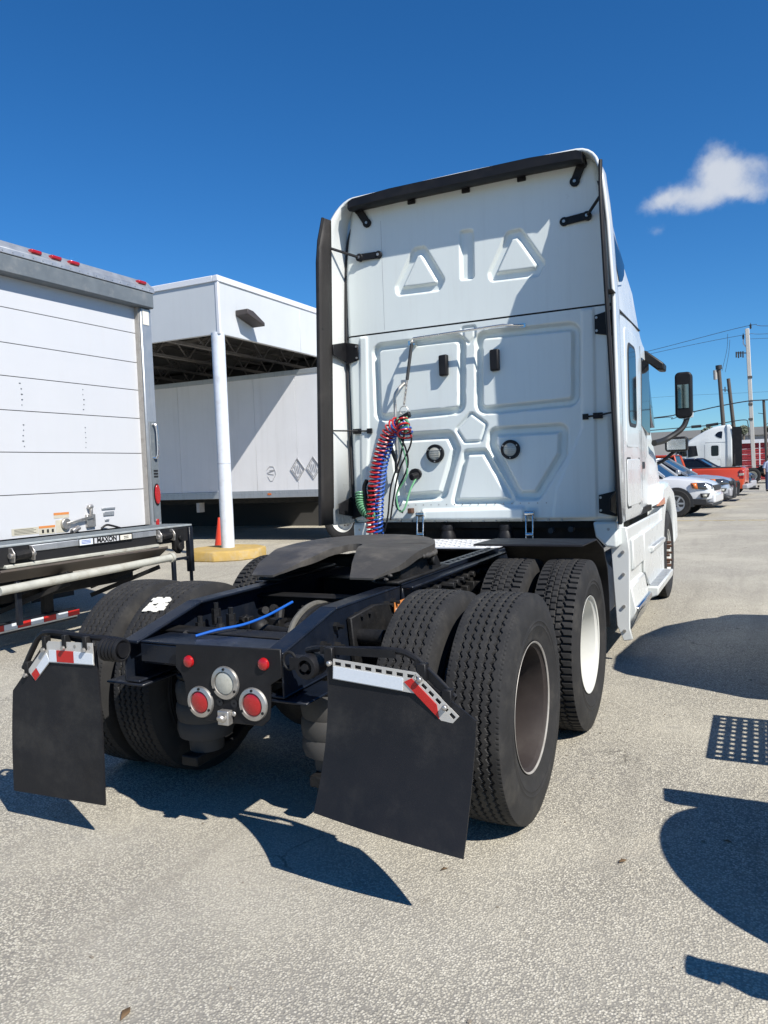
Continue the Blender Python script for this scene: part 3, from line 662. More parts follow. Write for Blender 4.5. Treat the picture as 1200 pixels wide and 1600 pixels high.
for v in [g for g in ret['geom'] if isinstance(g, bmesh.types.BMVert)]:
    v.co.z -= lerp(.010, .042, smooth((v.co.y-.1)/.3))
bmesh.ops.recalc_face_normals(bm, faces=bm.faces)
me = bpy.data.meshes.new('fifth_wheel'); bm.to_mesh(me); bm.free(); me.materials.append(M['grease']); me.polygons.foreach_set('use_smooth', [True]*len(me.polygons)); me.set_sharp_from_angle(angle=R(14))
FW = bpy.data.objects.new('fifth_wheel', me); COL.objects.link(FW); FW.parent = T
b = B()
for s in (1, -1):
    b.prism([(.35, 1.02), (.95, 1.02), (.85, 1.13), (.35, 1.13)], 'x', CX+s*.33, CX+s*.42)
    b.box(CX+s*.30, CX+s*.45, .25, 1.0, 1.012, 1.03)
b.box(CX-.2, CX+.2, .72, .95, 1.04, 1.10); b.cyl((CX-.46, .75, 1.085), (CX+.46, .75, 1.085), .03)
b.build('fifth_wheel_base', 'chassis', FW, bevel=.006)
b = B(); rnd = random.Random(5)
for i in range(46):
    s = rnd.choice((1, -1)); a = rnd.uniform(.0, 1.1); yy = rnd.uniform(.12, .4); xx = CX + s*rnd.uniform(.30, .43)
    b.ball((xx, yy, fw_z(yy)-.035), rnd.uniform(.008, .016), 1.2, 1, .8, 6)
for i in range(40):
    a = R(rnd.uniform(-30, 60)); b.ball((CX+.47*math.cos(a), .62+.47*math.sin(a), 1.13), rnd.uniform(.010, .022), 1, 1, .9, 6)
b.build('grease_lump', 'grease', FW)
# slotted slide rails on top of the frame
for s in (1, -1):
    b = B(); xo = CX+s*.40
    b.box(xo-.045, xo-.018, .3, 2.0, 1.004, 1.028); b.box(xo+.018, xo+.045, .3, 2.0, 1.004, 1.028)
    for k in range(19): b.box(xo-.0178, xo+.0178, .3+k*.092, .3+k*.092+.04, 1.004, 1.026)
    b.build('slide_rail', 'frame', T)
    b = B(); b.prism([(.30, .99), (2.0, .99), (2.0, .90), (.30, .88)], 'x', xo+s*.035, xo+s*.05); b.box(xo+s*.036, xo+s*.11, .3, 2.0, .985, .998); b.build('slide_angle', 'frame', T, bevel=.003)
b = B(); rnd = random.Random(8)
for i in range(14):
    yy = .45+i*.12; b.cyl((CX+.44, yy, .93), (CX+.50+rnd.uniform(0, .05), yy, .93), .022, n=8); b.box(CX+.44, CX+.53, yy+.03, yy+.07, .83, .87+rnd.uniform(0, .03))
b.build('air_manifold', 'chassis', T, bevel=.003)
lb = B().box(CX+.4525, CX+.455, .18, .36, .84, .93).build('warning_label', 'orange', T)
B().box(CX+.4555, CX+.4575, .19, .35, .845, .895).build('label_print', 'paper', lb)
# deck plate with raised checkers
dk = B(); dk.box(CX-.40, CX+.41, 2.02, 2.66, 1.012, 1.026); dko = dk.build('deck_plate', 'deck', T, bevel=.003)
b = B()
for i in range(13):
    for j in range(10):
        xx, yy = CX-.37+i*.0615, 2.05+j*.062; a = PI/4 if (i+j) % 2 else -PI/4
        b.box(-.018, .018, -.004, .004, 0, .004, Matrix.Translation((xx, yy, 1.0255)) @ Matrix.Rotation(a, 4, 'Z'))
b.build('checker_rib', 'deck', dko)
# quarter fenders ahead of the front drive tyres
for s in (1,):
    prof = [(1.30, 1.125), (1.75, 1.12), (1.98, 1.04), (2.12, .88), (2.16, .70), (2.17, .46)]
    b = B(); pts = [Vector((0, y, z)) for y, z in prof]
    b.prism(prof + [(y-.012, z-.012) for y, z in reversed(prof)], 'x', CX+s*.50, CX+s*1.20)
    b.build('quarter_fender', 'black', T, bevel=.003)

# ------------------------------------------------------------------ cab of the tractor
YB = 2.75
def seg_sdf(px, pz, poly):
    d = 1e9; ins = False; n = len(poly)
    for i in range(n):
        ax, az = poly[i]; bx, bz = poly[(i+1) % n]
        ex, ez = bx-ax, bz-az; wx, wz = px-ax, pz-az
        t = max(0, min(1, (wx*ex+wz*ez)/(ex*ex+ez*ez))); dx, dz = wx-ex*t, wz-ez*t
        d = min(d, dx*dx+dz*dz)
        if (az > pz) != (bz > pz) and px < (bx-ax)*(pz-az)/(bz-az)+ax: ins = not ins
    d = math.sqrt(d); return -d if ins else d
def shrink(poly, r):
    n = len(poly); ar = sum(poly[i][0]*poly[(i+1) % n][1]-poly[(i+1) % n][0]*poly[i][1] for i in range(n)); sg = 1 if ar > 0 else -1
    out = []
    for i in range(n):
        p0, p1, p2 = Vector(poly[i-1]), Vector(poly[i]), Vector(poly[(i+1) % n])
        d1 = (p1-p0).normalized(); d2 = (p2-p1).normalized(); n1 = Vector((-d1.y, d1.x))*sg; n2 = Vector((-d2.y, d2.x))*sg
        k = (n1+n2); k = k/max(.2, k.length_squared)*2; out.append(tuple(p1+k*r))
    return out
def feature(poly, r=.05, depth=.03, band=None, ramp=.03, isl=0.):
    core = shrink(poly, r)
    xs = [p[0] for p in poly]; zs = [p[1] for p in poly]; bb = (min(xs)-.06, max(xs)+.06, min(zs)-.06, max(zs)+.06)
    def f(x, z):
        if not (bb[0] < x < bb[1] and bb[2] < z < bb[3]): return 0
        d = seg_sdf(x, z, core)-r
        a = smooth(-d/ramp)
        if band is not None: a -= (1-isl)*smooth((-d-band)/ramp)
        return a*depth
    return f
UP = [feature([(-.395, 3.53), (-.215, 3.21), (-.27, 3.12), (-.68, 3.13), (-.69, 3.22), (-.51, 3.52)], .05, .032, .062, .020),
      feature([(.445, 3.53), (.64, 3.22), (.585, 3.12), (.17, 3.13), (.15, 3.21), (.32, 3.52)], .05, .032, .062, .020),
      feature([(-.085, 3.60), (.045, 3.59), (.04, 3.175), (-.09, 3.18)], .03, .034, None, .020)]
LO = [feature([(-.94, 2.755), (-.05, 2.755), (-.075, 2.07), (-.94, 2.05)], .10, .055, .055, .024, .05),
      feature([(.02, 2.755), (.90, 2.74), (.88, 2.07), (.0, 2.05)], .10, .055, .055, .024, .05),
      feature([(-.03, 2.105), (.125, 1.985), (.06, 1.82), (-.105, 1.82), (-.19, 1.955)], .04, .022, .018, .018, .0),
      feature([(-.105, 2.81), (.045, 2.81), (.04, 2.70), (-.03, 2.63), (-.095, 2.70)], .03, .016, .015, .02, .2),
      feature([(-.80, 1.955), (-.20, 1.955), (-.125, 1.79), (-.28, 1.35), (-.74, 1.33)], .08, .058, .065, .026, .05),
      feature([(.12, 1.955), (.79, 1.955), (.77, 1.68), (.54, 1.33), (.33, 1.33), (.09, 1.80)], .08, .058, .065, .026, .05),
      feature([(-.11, 1.785), (.10, 1.785), (.37, 1.30), (-.25, 1.30)], .05, .042, .045, .024, .0),
      feature([(-.52, 1.285), (.42, 1.30), (.42, 1.155), (-.52, 1.155)], .03, -.032, None, .035),
      feature([(.895, 2.83), (1.01, 2.83), (1.00, 1.17), (.62, 1.17), (.66, 1.42), (.875, 1.90)], .03, -.014, None, .025),
      feature([(-1.06, 2.83), (-.965, 2.83), (-.985, 1.9), (-1.05, 1.17), (-1.11, 1.17)], .03, -.014, None, .025)]
def emboss(z0, z1, feats, wfun, extra=None):
    nx, nz = 300, max(2, int((z1-z0)/.0075)); rows = []
    for i in range(nz+1):
        z = lerp(z0, z1, i/nz); row = []
        for j in range(nx+1):
            w = wfun(z); x = CX + lerp(-w, w, j/nx); y = YB
            for q in feats: y += q(x, z)
            e = abs(x-CX)-(w-.06)
            if e > 0: y += .05*(e/.06)**2            # rounded side corners
            if extra: y += extra(x, z)
            row.append((x, y, z))
        rows.append(row)
    return B().grid(rows)
def wup(z): return 1.165 if z < 3.3 else 1.165-.10*((z-3.3)/.7)**1.6
up = emboss(2.842, 3.965, UP, wup, lambda x, z: 0).build('upper_back_panel', 'cabwhite', T, sharp=60)
lo = emboss(1.165, 2.828, LO, lambda z: 1.165, lambda x, z: .03*smooth((1.20-z)/.03)).build('lower_back_panel', 'cabwhite', T, sharp=60)
B().box(CX-1.155, CX+1.155, YB+.012, YB+.05, 2.825, 2.845).build('panel_seam', 'caulk', T)
B().box(CX-.7735, CX-.7715, YB-.001, YB+.01, 2.86, 3.80).build('panel_joint', 'lightgrey', up)
# rivets / clips along the lower lip
b = B()
for i in range(22):
    xx = CX-.75+i*.072; b.cyl((xx, YB-.001, 1.315), (xx, YB+.005, 1.315), .006, n=6)
for i in range(14): b.box(CX-.7+i*.11, CX-.685+i*.11, YB-.004, YB+.02, 1.166, 1.185)
b.build('clip', 'steel', lo)
# shell
def shell_section(y):
    K = [(2.78, 1.165, 3.985, 1.05, 3.72), (3.2, 1.18, 3.96, 1.05, 3.70), (3.65, 1.185, 3.88, 1.05, 3.62), (4.15, 1.18, 3.66, 1.04, 3.42), (4.30, 1.135, 3.58, 1.03, 3.34), (4.85, 1.11, 3.26, 1.02, 3.06), (5.2, 1.09, 3.03, 1.0, 2.88), (5.34, 1.08, 2.86, .98, 2.74)]
    for a, c in zip(K, K[1:]):
        if a[0] <= y <= c[0]:
            t = (y-a[0])/(c[0]-a[0]); return [lerp(p, q, t) for p, q in zip(a[1:], c[1:])]
    return list(K[-1][1:])
rows = []
for y in [2.78, 2.95, 3.2, 3.4, 3.65, 3.9, 4.15, 4.4, 4.6, 4.85, 5.0, 5.1, 5.2, 5.28, 5.34]:
    w, zt, wr, zs = shell_section(y)
    half = [(w-.02, 1.13), (w, 1.18), (w, 2.0), (w, 2.6), (w*.997, 2.82 if zs > 2.95 else min(2.82, zs-.05)), (lerp(w, wr, .55)+.02, lerp(2.82, zs, .6)), (wr, zs)]
    for a in (20, 40, 60, 80): half.append((wr-.2+.2*math.cos(R(a)), zs+(zt-zs)*math.sin(R(a))*.97))
    half.append((0, zt))
    row = [(CX+x, y, z) for x, z in half] + [(CX-x, y, z) for x, z in reversed(half[:-1])]
    rows.append(row)
shell = B().grid(rows).build('cab_body', 'white', T, sharp=40)
B().box(CX-1.12, CX+1.12, 2.90, 5.3, 1.10, 1.16).build('cab_floor_blocker', 'chassis', T)  # dark slab added to keep light out from under the cab
B().box(CX-1.065, CX+1.065, 5.30, 5.37, 1.12, 1.92).build('cowl', 'white', T)
# windshield slope, hood, nose
rows = []
for y, w, zt in ((5.345, 1.07, 2.84), (5.55, 1.08, 2.42), (5.8, 1.11, 1.97), (5.92, 1.12, 1.86), (6.3, 1.10, 1.74), (6.8, 1.06, 1.54), (7.2, .99, 1.32), (7.5, .90, 1.1), (7.52, .86, .6)):
    half = [(w, .95 if y < 7.5 else .5), (w, lerp(.95, zt, .5)), (w*.97, zt-.12), (w*.88, zt-.03), (0, zt)]
    rows.append([(CX+x, y, z) for x, z in half]+[(CX-x, y, z) for x, z in reversed(half[:-1])])
hood = B().grid(rows).build('hood', 'white', T, sharp=50)
for s in (1, -1):
    # A-pillar glass and visor ends
    b = B(); b.add([(CX+s*1.088, 5.34, 2.74), (CX+s*1.095, 5.34, 1.98), (CX+s*1.112, 5.74, 2.0), (CX+s*1.09, 5.52, 2.45)], [(0, 1, 2, 3)]); b.build('windshield_edge', 'glass', T, solid=.01)
    B().prism([(CX+s*a, c) for a, c in ((.95, 2.83), (1.09, 2.81), (1.27, 2.66), (1.265, 2.59), (1.20, 2.595), (1.06, 2.72), (.95, 2.75))], 'y', 5.32, 5.58).build('sun_visor', 'black', T, bevel=.015, seg=2)
    # front fender over the steer tyre
    arcp = [(6.29+.60*math.cos(R(a)), .56+.60*math.sin(R(a))) for a in range(170, -1, -10)]
    arco = [(6.29+.82*math.cos(R(a)), .62+.66*math.sin(R(a))) for a in range(0, 181, 12)]
    B().prism(arcp + [(7.3, .6), (7.25, .95), (6.9, 1.25), (6.3, 1.38), (5.75, 1.35), (5.42, 1.16), (5.42, .7)], 'x', CX+s*.86, CX+s*1.20).build('front_fender', 'white', T, bevel=.05, seg=3)
    b = B(); b.prism([(4.75, 1.165), (5.62, 1.17), (5.62, 1.12), (4.75, 1.15)], 'x', CX+s*1.19, CX+s*1.212); b.build('side_marker_housing', 'black', T)
    b = B(); b.prism([(4.85, 1.165), (5.58, 1.22), (5.62, 1.145), (5.2, 1.15)], 'x', CX+s*1.2125, CX+s*1.226); b.build('side_marker', 'amber', T, bevel=.004)
    w = rim_wheel('block', 'rimwhite', T, (CX+s*1.06, 6.29, .513), s < 0)
    b = B(); b.cyl((.0, 0, 0), (.09, 0, 0), .1, n=20)
    for k in range(10):
        a = 2*PI*k/10; b.cyl((.0, .143*math.cos(a), .143*math.sin(a)), (.15, .143*math.cos(a), .143*math.sin(a)), .020, .014, n=8)
    b.build('hub', 'rust', w)
    # side window frames, glass, tool box door, seam, door
    xo = CX+s*1.1775
    def side(poly, x0, x1, nm, m, par=shell, bev=0): return B().prism(poly, 'x', CX+s*x0, CX+s*x1).build(nm, m, par, bevel=bev, seg=2)
    def rr(y0, y1, z0, z1, r, sk=0):
        p = arc(y1-r, z1-r, r, 0, 90, 4)+arc(y0+r, z1-r, r, 90, 180, 4)+arc(y0+r, z0+r, r, 180, 270, 4)+arc(y1-r, z0+r, r, 270, 360, 4)
        return [(a+sk*(c-z0), c) for a, c in p]
    side(rr(3.22, 3.92, 1.74, 2.74, .06), 1.165, 1.186, 'window_surround', 'white', bev=.012)
    side(rr(3.33, 3.80, 1.92, 2.63, .10), 1.18, 1.191, 'window_seal', 'trim', bev=.003)
    side(rr(3.36, 3.77, 1.95, 2.60, .09), 1.185, 1.1935, 'window_glass', 'glass')
    side(rr(3.20, 3.99, 1.23, 1.66, .05), 1.165, 1.1825, 'tool_door_gap', 'caulk')
    side(rr(3.215, 3.975, 1.245, 1.645, .045), 1.165, 1.1875, 'tool_door', 'white', bev=.006)
    side([(2.8, 2.83), (4.15, 2.84), (4.15, 2.83), (2.8, 2.82)], 1.16, 1.1865, 'roof_seam', 'caulk')
    side([(4.18, 1.2), (4.19, 1.2), (4.20, 2.7), (4.19, 2.7)], 1.13, 1.176, 'door_gap', 'caulk')
    side([(4.62, 1.98), (5.26, 1.90), (5.26, 2.66), (4.72, 2.66)], 1.07, 1.124, 'door_window', 'glass')
    side(rr(4.40, 4.60, 1.55, 1.62, .03), 1.10, 1.150, 'door_handle', 'trim', bev=.005)
    # upper sleeper window follows the leaning roof side
    b = B()
    def roofpt(y, z, o_):
        w, zt, wr, zs = shell_section(y)
        t = (z-2.82)/(zs-2.82); x = lerp(w, lerp(w, wr, .55)+.02, min(1, t/.6)) if t < .6 else lerp(lerp(w, wr, .55)+.02, wr, (t-.6)/.4)
        return (CX+s*(x+o_), y, z)
    def roofpatch(poly, o_, nm, m):
        n = len(poly); cy = sum(p[0] for p in poly)/n; cz = sum(p[1] for p in poly)/n
        v = [roofpt(y, z, o_) for y, z in poly] + [roofpt(y, z, -.01) for y, z in poly] + [roofpt(cy, cz, o_)]
        B().add(v, [(i, (i+1) % n, 2*n) for i in range(n)] + [(i, (i+1) % n, n+(i+1) % n, n+i) for i in range(n)]).build(nm, m, shell)
    win = [(3.08, 3.54), (3.2, 3.56), (3.36, 3.52), (3.50, 3.40), (3.54, 3.30), (3.45, 3.20), (3.30, 3.12), (3.12, 3.08)]
    cy, cz = 3.28, 3.33
    roofpatch([(cy+(y-cy)*1.14, cz+(z-cz)*1.14) for y, z in win], .010, 'sleeper_window_seal', 'white')
    roofpatch(win, .016, 'sleeper_window', 'glass')
    # mirrors
    b = B(); b.tube(catmull([(CX+s*1.14, 5.45, 1.82), (CX+s*1.24, 5.68, 1.86), (CX+s*1.40, 5.80, 1.98), (CX+s*1.46, 5.84, 2.12)], 6), [.034]*6+[.032]*6+[.03]*7, n=10); b.build('mirror_arm', 'ink', T)
    head = [(CX+s*a, c) for a, c in (arc(1.46, 2.55, .05, 0, 90, 4)+arc(1.38, 2.55, .05, 90, 180, 4)+arc(1.38, 2.14, .05, 180, 270, 4)+arc(1.46, 2.14, .05, 270, 360, 4))]
    mh = B().prism(head, 'y', 5.78, 5.93).build('mirror_head', 'black', T, bevel=.02, seg=3)
    B().prism([(CX+s*a, c) for a, c in ((1.36, 2.20), (1.475, 2.20), (1.475, 2.46), (1.36, 2.46))], 'y', 5.779, 5.774).build('mirror_glass', 'mirror', mh)
    B().prism([(CX+s*a, c) for a, c in ((1.40, 2.075), (1.51, 2.10), (1.515, 2.15), (1.47, 2.10))], 'y', 5.80, 5.90).build('mirror_trim', 'white', mh)
    hm = B().prism([(CX+s*a, c) for a, c in (arc(1.36, 1.87, .04, 0, 90, 4)+arc(1.18, 1.87, .04, 90, 180, 4)+arc(1.18, 1.77, .04, 180, 270, 4)+arc(1.36, 1.77, .04, 270, 360, 4))], 'y', 6.5, 6.62).build('hood_mirror', 'black', T, bevel=.02, seg=3)
    B().prism([(CX+s*a, c) for a, c in ((1.165, 1.755), (1.375, 1.755), (1.375, 1.88), (1.165, 1.88))], 'y', 6.499, 6.494).build('mirror_glass', 'bright', hm)
    B().tube([(CX+s*.92, 6.6, 1.55), (CX+s*1.1, 6.58, 1.62), (CX+s*1.25, 6.56, 1.74)], .02).build('hood_mirror_arm', 'black', T)
    # cab corner skirt, side fairing, steps, tank
    B().prism([(CX+s*.98, 1.16), (CX+s*1.165, 1.16), (CX+s*1.165, .95), (CX+s*1.08, .955), (CX+s*1.0, 1.04)], 'y', YB, YB+.35).build('corner_skirt', 'cabwhite', T, bevel=.02, seg=2)
    B().cyl((CX+s*1.10, YB-.002, 1.10), (CX+s*1.10, YB+.01, 1.10), .012, n=8).build('skirt_bolt', 'steel', T)
    sk = B(); sk.prism([(3.0, 1.08), (5.45, 1.08), (5.62, .98), (5.62, .40), (5.40, .30), (3.05, .30)], 'x', CX+s*1.16, CX+s*1.185); fs_ = sk.build('side_fairing', 'white', T, bevel=.012, seg=2)
    b = B(); b.prism([(CX+s*1.07, 1.10), (CX+s*1.205, 1.10), (CX+s*1.225, .90), (CX+s*1.215, .28), (CX+s*1.235, .19), (CX+s*1.165, .175), (CX+s*1.115, .30)], 'y', 2.96, 2.995); b.build('fairing_flange', 'white', fs_, bevel=.006)
    b = B()
    for z in (.90, .72, .46, .26): b.cyl((CX+s*1.175, 2.958, z), (CX+s*1.175, 2.945, z), .013, n=8)
    b.build('flange_bolt', 'steel', fs_)
    # outward bulging lower step and recessed upper step
    b = B(); b.prism([(CX+s*1.18, .62), (CX+s*1.215, .60), (CX+s*1.25, .40), (CX+s*1.20, .30), (CX+s*1.18, .30)], 'y', 3.1, 3.9); b.build('fairing_sill', 'white', fs_, bevel=.012)
    b = B(); b.prism([(CX+s*1.18, .98), (CX+s*1.205, .97), (CX+s*1.215, .72), (CX+s*1.18, .70)], 'y', 3.3, 4.1); b.build('fairing_panel', 'white', fs_, bevel=.01)
    b = B(); b.prism([(3.95, .98), (5.5, .99), (5.5, .42), (4.3, .42), (3.95, .60)], 'x', CX+s*1.186, CX+s*1.215); b.build('step_side', 'white', fs_, bevel=.02, seg=2)
    b = B(); b.prism([(CX+s*1.19, .44), (CX+s*1.31, .44), (CX+s*1.30, .36), (CX+s*1.19, .31)], 'y', 4.15, 5.5); st = b.build('lower_step', 'white', fs_, bevel=.014, seg=2)
    b = B()
    for k in range(12): b.box(CX+s*1.215, CX+s*1.295, 4.22+k*.1, 4.29+k*.1, .439, .446)
    b.build('step_tread', 'alu', st)
    b = B(); b.prism([(CX+s*1.20, .80), (CX+s*1.25, .80), (CX+s*1.24, .745), (CX+s*1.2, .73)], 'y', 4.35, 5.4); st = b.build('upper_step', 'white', fs_, bevel=.01)
    b = B()
    for k in range(9): b.box(CX+s*1.212, CX+s*1.245, 4.42+k*.1, 4.49+k*.1, .799, .804)
    b.build('step_tread', 'alu', st)
    b = B(); b.prism([(CX+s*1.165, .44), (CX+s*1.262, .43), (CX+s*1.275, .40), (CX+s*1.20, .235), (CX+s*1.165, .235)], 'y', 3.12, 3.95); b.build('tank_step', 'bright', fs_, bevel=.008)
    b = B(); b.cyl((CX+s*.84, 3.0, .60), (CX+s*.84, 4.9, .60), .29, n=28)
    for yy in (3.35, 4.5): b.cyl((CX+s*.84, yy, .60), (CX+s*.84, yy+.05, .60), .296, n=28)
    b.build('fuel_tank', 'alu', T)
# rough engine and gearbox boxes, added to block light under the cab
b = B(); b.box(CX-.30, CX+.30, 4.3, 7.0, .55, 1.10); b.cyl((CX, 3.3, .78), (CX, 4.4, .78), .22); b.box(CX-.42, CX+.42, 3.0, 3.2, .75, 1.10); b.build('powertrain_blocker', 'chassis', T, bevel=.02)
B().cyl((-1.0, 6.29, .5), (1.0, 6.29, .5), .06).build('front_axle', 'chassis', T)

# roof visor and side extenders wrapped round the back of the cab
def outline():
    half = [(1.21, 1.16), (1.205, 2.0), (1.195, 2.83), (1.165, 3.4), (1.145, 3.62), (1.125, 3.78)]
    half += [(1.125-.17+.17*math.cos(R(a)), 3.79+.19*math.sin(R(a))) for a in (15, 30, 45, 60, 75, 90)]
    half += [(.6, 3.985), (.25, 3.99)]
    return half
def ywhite(z): return lerp(2.50, 2.60, smooth((z-3.74)/.25))
hl = outline()
full = [(CX+x, z) for x, z in hl] + [(CX, 3.992)] + [(CX-x, z) for x, z in reversed(hl)]
rows = []
for i in range(5):
    t = i/4; rows.append([(CX+(x-CX)*(1+.018*t*(z < 3.8)), lerp(2.84, ywhite(z), t), z) for x, z in full])
B().grid(rows).build('roof_and_side_fairing', 'white', T, solid=.022, sharp=50)
for s in (1, -1):
    rows = []
    for i in range(4):
        t = i/3
        rows.append([(CX+s*(lerp(1.235, 1.14, k)+.02*t), lerp(2.51, 2.325+.10*smooth((k-.88)/.12), t), lerp(1.17, 3.80, k)) for k in [j/10 for j in range(11)]])
    ex = B().grid(rows).build('side_extender', 'extender', T, solid=.022, sharp=50)
    B().tube([(CX+s*(lerp(1.235, 1.14, k)+.022), 2.321+.10*smooth((k-.88)/.12), lerp(1.17, 3.80, k)) for k in (0, .25, .5, .75, .85, .92, 1)], .014, n=8).build('edge_bead', 'black', ex)
    B().box(CX+s*1.205-.03, CX+s*1.205+.03, 2.36, 2.50, 2.855, 2.862).build('extender_joint', 'caulk', ex)
rows = []
for x, z in full:
    if abs(x-CX) > 1.02: continue
    z = min(z, 3.985); e = smooth((abs(x-CX)-.90)/.12)*.03
    rows.append([(x, 2.74, z-.004), (x, 2.60, z+.014-e), (x, 2.572, z+.004-e), (x, 2.568, z-.072-e*.3), (x, 2.60, z-.085-e*.3), (x, 2.76, z-.060), (x, 2.74, z-.004)])
rows = [rows[0]]+rows+[rows[-1]]
b = B().grid(rows); k = len(b.v)-7
b.f.append(tuple(range(7))); b.f.append(tuple(range(k, k+7))); b.mi += [0, 0]
b.build('roof_visor', 'black', T, sharp=40)
# black trim line where the fairing meets the back panel
for s in (1, -1):
    B().tube(catmull([(CX+s*1.165, YB+.02, 1.2), (CX+s*1.168, YB+.02, 2.8), (CX+s*1.13, YB+.02, 3.55), (CX+s*1.06, YB+.02, 3.80), (CX+s*.97, YB+.03, 3.90)], 5), .013, n=6).build('edge_trim', 'caulk', T)
# brackets: flat arms with two bolts and a stay to the fairing
def bracket(a, c, tip, w=.030):
    a, c, tip = Vector(a), Vector(c), Vector(tip); b = B()
    b.bar((a.x, YB-.012, a.y), (c.x, YB-.03, c.y), w*2, .012, up=(0, 1, 0)); b.cyl((a.x, YB-.002, a.y), (a.x, YB-.024, a.y), w*1.15, n=12); b.cyl((c.x, YB-.002, c.y), (c.x, YB-.04, c.y), w*1.15, n=12)
    b.bar((c.x, YB-.03, c.y), tip, .02, .02); o_ = b.build('fairing_bracket', 'black', T, bevel=.004)
    d = B(); d.cyl((a.x, YB-.022, a.y), (a.x, YB-.032, a.y), .012, n=8); d.cyl((c.x, YB-.038, c.y), (c.x, YB-.048, c.y), .012, n=8); d.build('bolt', 'steel', o_)
bracket((-.83, 3.51), (-1.01, 3.51), (-1.19, 2.50, 3.57)); bracket((.79, 3.51), (.97, 3.52), (1.13, 2.50, 3.60))
bracket((-.93, 3.80), (-1.00, 3.92), (-1.04, 2.62, 3.93), .034); bracket((.88, 3.80), (.94, 3.92), (.98, 2.62, 3.93), .034)
for x in (-.50, -.01, .46):
    b = B(); b.box(x-.035, x+.035, YB-.02, YB, 3.885, 3.96); b.cyl((x, YB-.03, 3.91), (x, YB-.02, 3.91), .014, n=8); b.bar((x, YB-.01, 3.92), (x, 2.62, 3.92), .05, .015); b.build('visor_tab', 'black', T, bevel=.004)
for s in (1, -1):
    for z in (2.69, 1.30):
        x = CX+s*1.105; b = B(); b.prism([(x-s*.07, z+.07), (x+s*.06, z+.10), (x+s*.06, z-.10), (x-s*.07, z-.07)], 'y', YB-.018, YB-.006)
        b.prism([(YB-.012, z+.10), (YB-.012, z-.08), (2.5, z-.04), (2.5, z+.05)], 'x', x+s*.05, x+s*.062); o_ = b.build('fairing_bracket', 'black', T, bevel=.003)
        d = B()
        for dz in (.05, -.05): d.cyl((x-s*.055, YB-.018, z+dz), (x-s*.055, YB-.026, z+dz), .010, n=8)
        d.build('bolt', 'steel', o_)
    z = 1.985; b = B(); b.box(CX+s*.95-.022, CX+s*.95+.022, YB-.03, YB-.004, z-.022, z+.022); b.box(CX+s*1.06-.05, CX+s*1.06+.02, YB-.035, YB-.004, z-.02, z+.025); b.tube([(CX+s*.95, YB-.02, z), (CX+s*1.06, YB-.03, z+.005), (CX+s*1.21, 2.52, z+.01)], .007); b.build('fairing_stay', 'black', T)
# vents
for x in (-.255, .195):
    pz = 2.495; b = B(); b.prism([(x-.09, pz+.125), (x+.085, pz+.13), (x+.08, pz-.125), (x-.085, pz-.13)], 'y', YB+.036, YB+.012); pd = b.build('vent_pad', 'cabwhite', T, bevel=.012, seg=2)
    b = B(); b.prism([(x-.036, pz+.085), (x+.04, pz+.09), (x+.038, pz-.085), (x-.034, pz-.09)], 'y', YB+.012, YB-.048); b.build('vent_hood', 'black', pd, bevel=.012, seg=2)
# work lights
for x, z in ((-.36, 1.755), (.305, 1.758)):
    b = B(); b.lathe([(.055, -.03), (.078, -.03), (.080, -.02), (.078, .03)], (x, YB+.0, z), 'y', 32); o_ = b.build('work_light', 'black', T)
    B().lathe([(.0005, -.034), (.04, -.032), (.056, -.026), (.056, 0)], (x, YB, z), 'y', 28).build('lamp_lens', 'clear', o_)
    d = B(); 
    for k in range(4): d.box(x-.045, x+.045, YB-.036, YB-.030, z-.03+k*.018, z-.026+k*.018)
    for a in (30, 150, 270): d.cyl((x+.067*math.cos(R(a)), YB-.034, z+.067*math.sin(R(a))), (x+.067*math.cos(R(a)), YB-.028, z+.067*math.sin(R(a))), .006, n=6)
    d.build('lens_rib', 'steel', o_)
# hose bar, pogo spring, hoses
b = B(); b.tube([(-.53, YB-.06, 2.715), (-.49, YB-.10, 2.735), (.30, YB-.10, 2.755), (.36, YB-.06, 2.752), (.44, YB-.005, 2.75)], .011, n=8); b.box(.40, .46, YB-.012, YB+.002, 2.735, 2.765); b.box(-.56, -.50, YB-.05, YB+.01, 2.69, 2.73); b.build('hose_bar', 'bright', T)
b = B()
pa, pb = Vector((-.495, YB-.12, 2.70)), Vector((-.555, YB-.20, 2.16))
b.cyl(lerp(pa, pb, .02), lerp(pa, pb, .58), .014); b.build('hose_spring_sleeve', 'trim', T)
b = B(); 
pts = [lerp(pa, pb, .58+.40*i/160)+Vector((.009*math.cos(i*1.3), .009*math.sin(i*1.3), 0)) for i in range(161)]
b.tube(pts, .0022, n=5); b.tube([pa, pa+Vector((0, .02, .03))], .006); b.build('hose_spring', 'steel', T)
b = B(); b.tube([pb+Vector((.038*math.cos(R(a)), 0, -.035+.038*math.sin(R(a)))) for a in range(0, 361, 20)], .004, n=6); b.build('hose_ring', 'steel', T)
b = B(); b.prism([(-.63, 2.06), (-.50, 2.115), (-.49, 2.07), (-.62, 2.02)], 'y', YB-.23, YB-.19); b.build('hose_clamp', 'black', T, bevel=.006)
